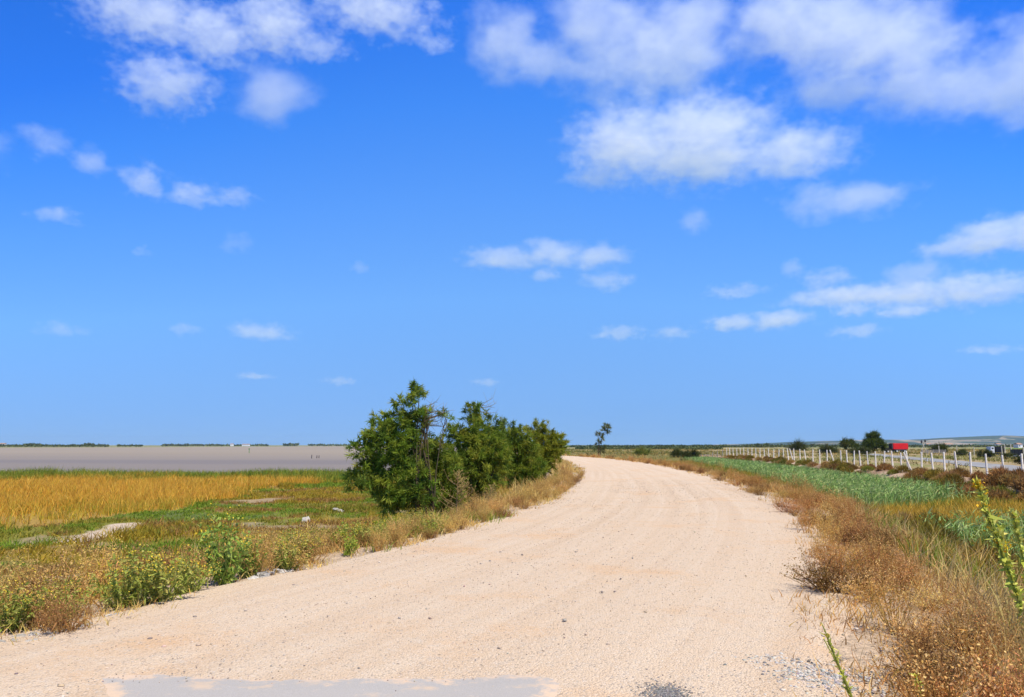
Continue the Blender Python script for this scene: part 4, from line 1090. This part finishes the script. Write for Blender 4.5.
# ================================================================== trailers, truck and poles in the field
def bx(bm, sx, sy, sz, c, bev=0.0):
    m = Matrix.Diagonal((sx, sy, sz, 1)); m.translation = c
    r = bmesh.ops.create_cube(bm, size=1, matrix=m)
    if bev: bmesh.ops.bevel(bm, geom=list({e for v in r['verts'] for e in v.link_edges}), offset=bev, segments=2, affect='EDGES')
def cyl(bm, r, d, c, axis='Y', seg=20):
    rot = Matrix.Rotation(math.pi / 2, 4, 'X') if axis == 'Y' else (Matrix.Rotation(math.pi / 2, 4, 'Y') if axis == 'X' else Matrix.Identity(4))
    bmesh.ops.create_cone(bm, cap_ends=True, segments=seg, radius1=r, radius2=r, depth=d, matrix=Matrix.Translation(c) @ rot)
def piece(name, mat, parent, fn):
    bm = bmesh.new(); fn(bm); return link(name, bm_mesh(name, bm), mat, parent)
M_RED = plain('red_paint', (.62, .012, .012), .45, .08, 1.5); M_BLK = plain('black_panel', (.012, .012, .014), .5, .2, 2); M_RUB = plain('tyre_rubber', (.02, .02, .02), .9, .1, 8)
M_STL = plain('dark_steel', (.05, .05, .055), .6, .2, 4); M_GRY = plain('pale_grey_paint', (.62, .63, .66), .5, .06, 3); M_GLS = plain('dark_glass', (.03, .04, .05), .1, .05, 3, .6); M_PALE = plain('pale_wood', (.60, .55, .42), .8, .15, 6)
def wheel(parent, x, y, r=.45, w=.28):
    o = piece('wheel', M_RUB, parent, lambda bm: cyl(bm, r, w, (0, 0, 0))); o.location = (x, y, r)
    piece('rim', M_GRY, o, lambda bm: cyl(bm, r * .55, w + .03, (0, 0, 0), seg=14)); return o
Y = 236.0; x = (898.5 - 512) / F * Y * CP; z = gz1(x, Y)
t = empty('red_trailer', (x, Y, z), .05); t.scale = (.9, .9, .95); tag(t, 'bright red box trailer parked in the field behind the fence', 'trailer')
piece('chassis', M_STL, t, lambda bm: (bx(bm, 5.0, .9, .25, (0, 0, .78)), bx(bm, 1.4, .12, .1, (-3.1, 0, .75)), bx(bm, 4.4, 1.7, .16, (0, 0, .98))))
def red_box(bm):
    bx(bm, 5.2, 2.3, 1.95, (.1, 0, 2.1), .06)
    for i in range(9): bx(bm, .06, 2.36, 1.8, (-2.3 + i * .6, 0, 2.1))
piece('box_body', M_RED, t, red_box)
piece('front_panel', M_STL, t, lambda bm: bx(bm, .35, 2.1, 1.75, (-2.72, 0, 2.1), .03))
for wx in (-1.2, 1.5):
    for wy in (-.95, .95): wheel(t, wx, wy, .5)
piece('mudguard', M_STL, t, lambda bm: (bx(bm, 3.9, .1, .35, (.15, -1.05, .95)), bx(bm, 3.9, .1, .35, (.15, 1.05, .95))))
Y = 240.0; x = (886.5 - 512) / F * Y * CP; z = gz1(x, Y)
t = empty('farm_cart', (x, Y, z)); tag(t, 'dark low farm cart standing against the red trailer', 'cart')
piece('cart_bed', M_STL, t, lambda bm: (bx(bm, 2.2, 1.6, .7, (0, 0, 1.3), .04), bx(bm, 2.5, .1, .1, (-.2, 0, .8))))
piece('rail', M_STL, t, lambda bm: [bx(bm, .07, .07, .7, (a, b_, 1.9)) for a in (-1, 0, 1) for b_ in (-.75, .75)] + [bx(bm, 2.1, .06, .08, (0, b_, 2.27)) for b_ in (-.75, .75)])
for wy in (-.8, .8): wheel(t, 0, wy, .48)
# cargo truck
Y = 172.0; x = (995 - 512) / F * Y * CP; z = gz1(x, Y)
t = empty('cargo_truck', (x, Y, z), .12); tag(t, 'small truck with a pale grey cab and black cargo box, parked beside the lane', 'truck'); t.scale = (.86, .86, .86)
piece('chassis', M_STL, t, lambda bm: bx(bm, 4.0, .8, .2, (0, 0, .62)))
def cab(bm):
    bx(bm, 1.25, 1.75, 1.75, (-1.5, 0, 1.5), .1)
    for v in bm.verts:
        if v.co.z > 1.7 and v.co.x < -1.6: v.co.x += .28
cb = piece('cab', M_GRY, t, cab)
piece('window', M_GLS, cb, lambda bm: (bx(bm, .6, 1.78, .5, (-1.42, 0, 1.95), .02)))
piece('cargo_box', M_BLK, t, lambda bm: (bx(bm, 2.35, 1.8, 1.5, (.55, 0, 1.6), .03), [bx(bm, .05, 1.86, 1.45, (-.4 + i * .48, 0, 1.6)) for i in range(5)]))
piece('bumper', M_GRY, t, lambda bm: bx(bm, .15, 1.8, .35, (-2.2, 0, .6), .02))
for wx in (-1.45, 1.1):
    for wy in (-.75, .75): wheel(t, wx, wy, .38, .22)
Y = 150.0; x = (1016 - 512) / F * Y * CP; z = gz1(x, Y)
t = empty('black_trailer', (x, Y, z), -.08); tag(t, 'small black box trailer next to the pale yellow poles', 'trailer')
piece('box_body', M_BLK, t, lambda bm: (bx(bm, 1.55, 1.4, 1.15, (0, 0, 1.0), .03), [bx(bm, .04, 1.45, 1.1, (-.6 + i * .3, 0, 1.0)) for i in range(5)]))
piece('chassis', M_GRY, t, lambda bm: (bx(bm, 1.7, 1.2, .09, (0, 0, .375)), bx(bm, .9, .07, .07, (-1.2, 0, .36))))
for wy in (-.7, .7): wheel(t, .1, wy, .3, .18)
# pole tripod
Y = 215.0; x = (923.5 - 512) / F * Y * CP; z = gz1(x, Y)
t = empty('pole_tripod', (x, Y, z)); tag(t, 'tall tripod of pale crossed poles with two dark tops, in the field', 'tripod')
for a, b_ in (((-1.1, 0, 0), (.55, .1, 3.3)), ((1.1, 0, 0), (-.5, -.1, 3.1)), ((0, 1.2, 0), (.1, -.15, 3.2))):
    L = Leafage(); L.tube(np.array([a, lerp(np.array(a), np.array(b_), .5), b_]), .075, (.55, .52, .46), 7); link('pole', L.mesh('pole'), M_PALE, t)
for c in ((.58, .1, 3.55), (-.53, -.1, 3.3)):
    o = piece('dark_top', M_STL, t, lambda bm: bmesh.ops.create_uvsphere(bm, u_segments=12, v_segments=8, radius=.3, matrix=Matrix.Diagonal((.8, .8, 1.5, 1)))); o.location = c
PG = 'pale poles standing in the field behind the fence'
for px, Y, h, lab in ((938.6, 200, 2.2, 'thin pale pole between the tripod and the green field'), (956.5, 190, 2.3, 'thin pale pole left of the cargo truck'), (973.5, 180, 2.0, 'short pale pole closest in front of the cargo truck cab'),
                      (1004.5, 160, 2.6, 'pale yellow pole just behind the cargo truck box'), (1010.5, 158, 2.6, 'pale yellow pole left of the black trailer'), (1023, 140, 2.0, 'pale yellow pole past the black trailer at the picture edge'), (1001.3, 166, 2.2, 'white pole at the tail of the cargo truck')):
    x = (px - 512) / F * Y * CP; L = Leafage(); L.tube(np.array([[0, 0, -.3], [.02, 0, h * .5], [0, 0, h]]), np.array([.10, .095, .09]), (1, 1, 1), 7)
    o = link('field_pole', L.mesh('field_pole'), M_PALE, None); o.location = (x, Y, gz1(x, Y)); tag(o, lab, 'pole', PG)
# mesh panel fence in the field
t = empty('rail_fence', ((930 - 512) / F * 205, 205, gz1((930 - 512) / F * 205, 205))); tag(t, 'low dark rail fence in the field between tripod and pale poles', 'fence')
piece('rail', M_GREYP, t, lambda bm: [bx(bm, 6.5, .06, .14, (0, 0, zz)) for zz in (.5, .8, 1.1)])
for i in range(5): piece('post', M_GREYP, t, lambda bm: bx(bm, .1, .1, 1.4, (-3.2 + i * 1.6, .09, .6)))

# ================================================================== far shore, houses, stakes
def far_wood(name, spans, label, cols, dens=1.0, tri=2.2):
    lf_ = Leafage()
    for px0, px1, Yw, h, d in spans:
        n = int(abs(px1 - px0) * 26 * d * dens); px = rng.uniform(px0, px1, n); Yv = Yw + rng.normal(size=n) * Yw * .012
        x = (px - 512) / F * Yv; hh = h * (.35 + 1.1 * fbm(px, px * 0, 4.5, 3, int(Yw))); zz = rng.uniform(0, 1, n) ** .8 * hh - 1.2 + .4
        lf_.strips(np.stack([x, Yv, zz], 1), rnd_dir(n, .4), tri * Yw / 1000, tri * .7 * Yw / 1000, palette(cols, n, .2), taper=.8)
    return stuff(name, lf_, M_GRASS, label, 'trees')
FT = [(.085, .115, .06), (.11, .14, .07), (.07, .095, .055)]
far_wood('far_treeline', [(568, 640, 800, 1.3, .8), (640, 760, 760, 1.6, .9), (752, 772, 740, 2.8, 1), (770, 860, 800, 1.9, .7), (900, 1060, 800, 1.8, .5), (575, 720, 420, 1.0, .5)], 'thin dark line of far trees across the plain beyond the fence', FT)
far_wood('far_shore_trees', [(0, 112, 1150, 1.8, .7), (28, 46, 1150, 3.0, 1), (88, 97, 1160, 4.6, 1.4), (120, 145, 1250, 1.6, .4), (165, 225, 1700, 2.5, .5), (225, 270, 2000, 2.0, .3), (285, 300, 2050, 5.0, .8), (310, 360, 2150, 2.5, .3), (360, 565, 2300, 4.0, .5)], 'thin line of trees on the far shore of the lagoon', FT)
M_WALL = plain('white_wall', (.75, .74, .72), .8, .05, .3); M_ROOF = plain('roof_tile', (.35, .22, .16), .9, .15, .5)
HGp = 'tiny far white houses'
for px, Y, w, h, lab, zz in ((246, 1900, 18, 4.0, 'long low white building on the far shore of the lagoon', -1), (232, 1950, 7, 5, 'small white house beside the long white building across the lagoon', -1), (3, 1200, 7, 4.5, 'white building on the far shore at the picture\'s left edge', -1),
                         (948, 900, 9, 3.2, 'white farm building below the hills behind the tripod', -.8), (928, 1100, 7, 3.5, 'small white house below the hills left of the farm building', -.8), (998, 1000, 6, 3.5, 'white house at the foot of the hills behind the truck', -.8), (1018, 700, 4, 3, 'white shed behind the black trailer', -.8)):
    x = (px - 512) / F * Y * CP; t = empty('white_house', (x, Y, zz)); tag(t, lab, 'house', HGp)
    piece('wall', M_WALL, t, lambda bm: bx(bm, w, 7, h, (0, 0, h / 2)))
    def roof(bm):
        v = [bm.verts.new(c) for c in ((-w / 2 - .3, -3.9, h), (w / 2 + .3, -3.9, h), (w / 2 + .3, 3.9, h), (-w / 2 - .3, 3.9, h), (-w / 2, 0, h + 1.3), (w / 2, 0, h + 1.3))]
        for f in ((0, 1, 5, 4), (2, 3, 4, 5), (1, 2, 5), (3, 0, 4), (3, 2, 1, 0)): bm.faces.new([v[i] for i in f])
    piece('roof', M_ROOF, t, roof)
    piece('window', M_GLS, t, lambda bm: [bx(bm, .9, .1, 1.0, (-w / 2 + 1.2 + i * 2.2, -3.53, h * .55)) for i in range(max(1, int(w / 2.4)))])
M_DK = plain('wet_wood', (.06, .05, .045), .8, .1, 4); M_GN = plain('green_paint', (.10, .26, .08), .5, .1, 4)
for px, Y, h, lab in ((312, 200, .95, 'taller dark stake standing in the lagoon'), (317.2, 204, .75, 'first of the two short dark stakes in the lagoon, beside the taller one'), (319.3, 206, .7, 'short dark stake in the lagoon farthest from the taller one')):
    x = (px - 512) / F * Y * CP; L = Leafage(); L.tube(np.array([[0, 0, -.8], [.01, 0, h * .4], [.03, 0, h]]), np.array([.11, .10, .09]), (1, 1, 1), 7); o = link('water_stake', L.mesh('water_stake'), M_DK, None); o.location = (x, Y, WATER_Z); tag(o, lab, 'stake', 'stakes standing in the lagoon')
x = (251.5 - 512) / F * 330; t = empty('channel_marker', (x, 330, WATER_Z)); tag(t, 'green channel marker standing in the lagoon', 'marker')
piece('pole', M_GN, t, lambda bm: cyl(bm, .12, 2.4, (0, 0, .9), 'Z')); piece('top_board', M_GN, t, lambda bm: bx(bm, .5, .1, .55, (0, -.16, 1.8), .02))

# ================================================================== air
bm = bmesh.new(); m = Matrix.Diagonal((44000, 20000, 190, 1)); m.translation = (0, 9800, 95 - 6.0); bmesh.ops.create_cube(bm, size=1, matrix=m)
T = NT('thin_air'); pv = T.n('ShaderNodeVolumePrincipled'); pv.inputs['Color'].default_value = (.42, .64, .95, 1); pv.inputs['Density'].default_value = HAZE; pv.inputs['Anisotropy'].default_value = .1
T.l(pv.outputs[0], T.out.inputs['Volume'])
hz = link('haze', bm_mesh('haze', bm), T.m); tag(hz, 'thin blue haze over the plain and lagoon', 'haze', kind='stuff')
# ------------------------------------------------------------------ clouds: real volumes 1.2 km up
ALT = 1250.0
CDENS = .52
def cloud(lobes, label, thick=1.0, seed=0, fine=1.0, alt=ALT, wisp=.55, group=None):
    """lobes: (px, py, half width, half height) as surveyed; one closed hull per cloud, filled with eroded density"""
    if seed >= 6: thick *= .74; wisp += .14
    cxp = sum(l[0] * l[2] for l in lobes) / sum(l[2] for l in lobes)
    cyp = sum(l[1] * l[2] for l in lobes) / sum(l[2] for l in lobes)
    d = ray(cxp, cyp); t = alt / d[2]
    C = np.array([0, 0, EYE]) + d * t
    hd = np.array([d[0], d[1], 0]); hd /= np.linalg.norm(hd)
    R = np.array([hd[1], -hd[0], 0])
    dist = np.linalg.norm(d * t)
    el = math.asin(d[2] / np.linalg.norm(d))
    rot = math.atan2(R[1], R[0])
    L = []
    for (px, py, rx, ry) in lobes:
        v = ray(px, py)
        # same range plane through C facing the viewer's azimuth
        k = np.dot(C[:2], hd[:2]) / np.dot(v[:2], hd[:2])
        P = np.array([0, 0, EYE]) + v * k - C
        a = 1.08 * rx * dist / F; b = 1.08 * ry * dist / F
        L.append(((np.dot(P, R), np.dot(P, hd), P[2]), (a, max(b * 1.1, a * .55), b)))
    o_bm = bmesh.new()
    for c, r in L:
        m = Matrix.Translation(c) @ Matrix.Diagonal((r[0] * 1.28, r[1] * 1.28, r[2] * 1.28, 1))
        bmesh.ops.create_icosphere(o_bm, subdivisions=3, radius=1.0, matrix=m)
    me = bm_mesh('cloud', o_bm)
    small = min(r[2] for _, r in L)
    tmp = bpy.data.objects.new('cloud', me); col.objects.link(tmp)
    if len(L) > 1:
        rm = tmp.modifiers.new('r', 'REMESH'); rm.mode = 'VOXEL'; rm.voxel_size = max(small / 3.5, max(r[0] for _, r in L) / 30)
        dg = bpy.context.evaluated_depsgraph_get()
        me2 = bpy.data.meshes.new_from_object(tmp.evaluated_get(dg)); tmp.modifiers.clear(); tmp.data = me2; bpy.data.meshes.remove(me)
        me2.name = 'cloud'; me = me2
    tmp.location = C; tmp.rotation_euler = (0, 0, rot)
    T = NT('cloud_vapour')
    P = T.obj()
    wv = T.n('ShaderNodeTexNoise'); wv.inputs['Scale'].default_value = 1.0 / (small * 1.6); wv.inputs['Detail'].default_value = 2
    off = T.vmath('ADD', P, (seed * 913.0, seed * 377.0, seed * 71.0)).outputs[0]
    T.l(off, wv.inputs['Vector'])
    warp = T.vmath('SCALE', T.vmath('SUBTRACT', wv.outputs['Color'], (.5, .5, .5)).outputs[0]); warp.inputs['Scale'].default_value = small * .75
    PW = T.vmath('ADD', P, warp.outputs[0]).outputs[0]
    best = None
    for c, r in L:
        q = T.vmath('DIVIDE', T.vmath('SUBTRACT', PW, c).outputs[0], r).outputs[0]
        ln = T.vmath('LENGTH', q).outputs['Value']
        f = T.math('SUBTRACT', 1.0, ln)
        best = f if best is None else T.math('SMOOTH_MAX', best, f, .2)
    nz = T.noise(1.0 / (small * 1.15 * fine), 8, .66, T.scale(off, (.75, .75, 1.15)))
    dn = T.math('ADD', best, T.math('MULTIPLY', T.math('SUBTRACT', nz, .52), wisp * 3.9))
    dn = T.sstep(dn, .03, .72)
    dens = T.math('MULTIPLY', dn, thick * CDENS / small)
    pv = T.n('ShaderNodeVolumeScatter'); pv.inputs['Color'].default_value = (.78, .815, .89, 1)
    pv.inputs['Anisotropy'].default_value = .0
    T.l(dens, pv.inputs['Density'])
    T.l(pv.outputs[0], T.out.inputs['Volume'])
    try: T.m.cycles.volume_step_rate = 0.5
    except Exception: pass
    me.materials.clear(); me.materials.append(T.m)
    tag(tmp, label, 'cloud', group)
    return tmp

CG = 'small fair weather clouds over the plain'
cloud([(150, 14, 62, 30), (215, 34, 46, 30), (165, 82, 44, 28), (275, 22, 42, 34), (315, 46, 38, 14), (375, 10, 70, 22), (432, 42, 26, 11)],
      'ragged thin white cloud at the top of the sky above the lagoon', .6, 1, .8, wisp=.75)
cloud([(272, 93, 40, 30)], 'compact puffy white cloud just below the ragged cloud above the lagoon', 1.0, 2, wisp=.6)
cloud([(505, 40, 42, 42), (540, 62, 40, 26), (600, 22, 62, 44), (660, 52, 80, 56), (600, 76, 60, 28), (700, 20, 50, 34)],
      'big white cloud at the top of the sky over the tamarisks and the track', .85, 3, .8)
cloud([(628, 142, 66, 44), (700, 128, 84, 38), (700, 156, 84, 34), (790, 152, 66, 30), (600, 176, 40, 14)],
      'broad flat based white cloud lying low under the two biggest clouds', .72, 4, .8)
cloud([(790, 18, 62, 50), (850, 30, 70, 48), (900, 40, 60, 44), (845, 88, 62, 27), (920, 88, 70, 32), (1005, 88, 55, 36), (1030, 45, 40, 34), (970, 86, 50, 24)],
      'biggest white cloud at the top above the fenced field, running out of the picture', 1.0, 5, .8)
cloud([(42, 141, 21, 16)], 'small square puff of cloud highest over the lagoon, beside the picture edge', .75, 6, wisp=.6)
cloud([(-8, 148, 20, 18)], 'wisp of cloud cut by the edge of the picture over the lagoon', .3, 7, wisp=.7)
cloud([(94, 161, 19, 14)], 'small round white puff beside the square puff over the lagoon', .85, 8, wisp=.5)
cloud([(146, 181, 24, 17), (192, 194, 30, 13), (232, 196, 24, 10)], 'stretched white wisp with a raised end, over the lagoon', .7, 9, wisp=.6)
cloud([(55, 215, 24, 8)], 'faint flat wisp of cloud under the two small puffs over the lagoon', .55, 10, group=None)
cloud([(238, 243, 16, 12)], 'faint little puff of cloud under the stretched wisp over the lagoon', .45, 11)
cloud([(185, 329, 14, 8)], 'tiny puff of cloud low over the lagoon, beside a flat white one', .5, 12)
cloud([(263, 331, 36, 10)], 'flat white lens shaped cloud low over the lagoon', .8, 13, wisp=.4)
cloud([(62, 329, 24, 8)], 'faintest smear of cloud lowest over the far lagoon', .35, 14)
cloud([(505, 258, 46, 13), (550, 253, 46, 16), (598, 257, 40, 15)], 'long flat white cloud floating above the tamarisks', 1.0, 15, wisp=.4)
cloud([(546, 275, 18, 8)], 'smaller of two scraps hanging under the long flat cloud above the tamarisks', .7, 16, wisp=.4)
cloud([(605, 280, 30, 12)], 'larger of two scraps hanging under the long flat cloud above the tamarisks', .9, 17, wisp=.4)
cloud([(691, 221, 19, 16)], 'lone small round cloud over the middle of the track', .8, 18, wisp=.5)
cloud([(815, 201, 40, 20), (862, 200, 50, 18)], 'oval white cloud directly under the flat based cloud, above the field', 1.0, 19, wisp=.45)
cloud([(965, 246, 44, 11), (1000, 236, 50, 20), (1040, 230, 50, 20)], 'wedge shaped white cloud entering over the parked trailers', 1.1, 20, wisp=.4)
cloud([(735, 291, 32, 8)], 'thin flat streak of cloud above the long lens shaped one over the fence', .5, 21)
cloud([(735, 322, 34, 9), (775, 320, 38, 11)], 'long lens shaped white cloud low over the far end of the fence', .95, 22, wisp=.35)
cloud([(620, 333, 28, 8)], 'low faint cloud over the bend of the track', .6, 23)
cloud([(672, 333, 24, 8)], 'low faint cloud between the bend of the track and the lens shaped cloud', .5, 24)
cloud([(826, 279, 26, 12), (792, 268, 12, 9)], 'small torn cloud just above the longest low cloud over the field', .6, 25, wisp=.6)
cloud([(845, 296, 62, 10), (900, 294, 60, 12), (962, 290, 50, 18), (1000, 288, 34, 18)], 'longest low white cloud over the field, thick at one end', .95, 26, wisp=.4)
cloud([(910, 274, 30, 14)], 'domed cloud resting on the longest low cloud over the field', .85, 27, wisp=.4)
cloud([(853, 310, 22, 8), (905, 311, 32, 6)], 'pair of joined scraps under the longest low cloud over the field', .7, 28, wisp=.4)
cloud([(858, 331, 26, 8)], 'lowest small cloud above the round trees in the field', .6, 29)

for i, (px, py, w, h, lab) in enumerate([(340, 381, 20, 5, 'very faint low wisp of cloud above the tallest tamarisk, toward the lagoon'), (486, 382, 18, 6, 'very faint low wisp of cloud right above the row of tamarisks'), (253, 376, 20, 4, 'very faint low streak of cloud over the far shore, below the lens shaped one'),
        (360, 269, 9, 8, 'very faint speck of cloud alone in the blue between lagoon and tamarisks'), (990, 350, 26, 5, 'very faint low wisp of cloud above the parked trailers'), (143, 251, 10, 6, 'very faint speck of cloud between the stretched wisp and the flat one')]):
    cloud([(px, py, w, h)], lab, .32, 40 + i)
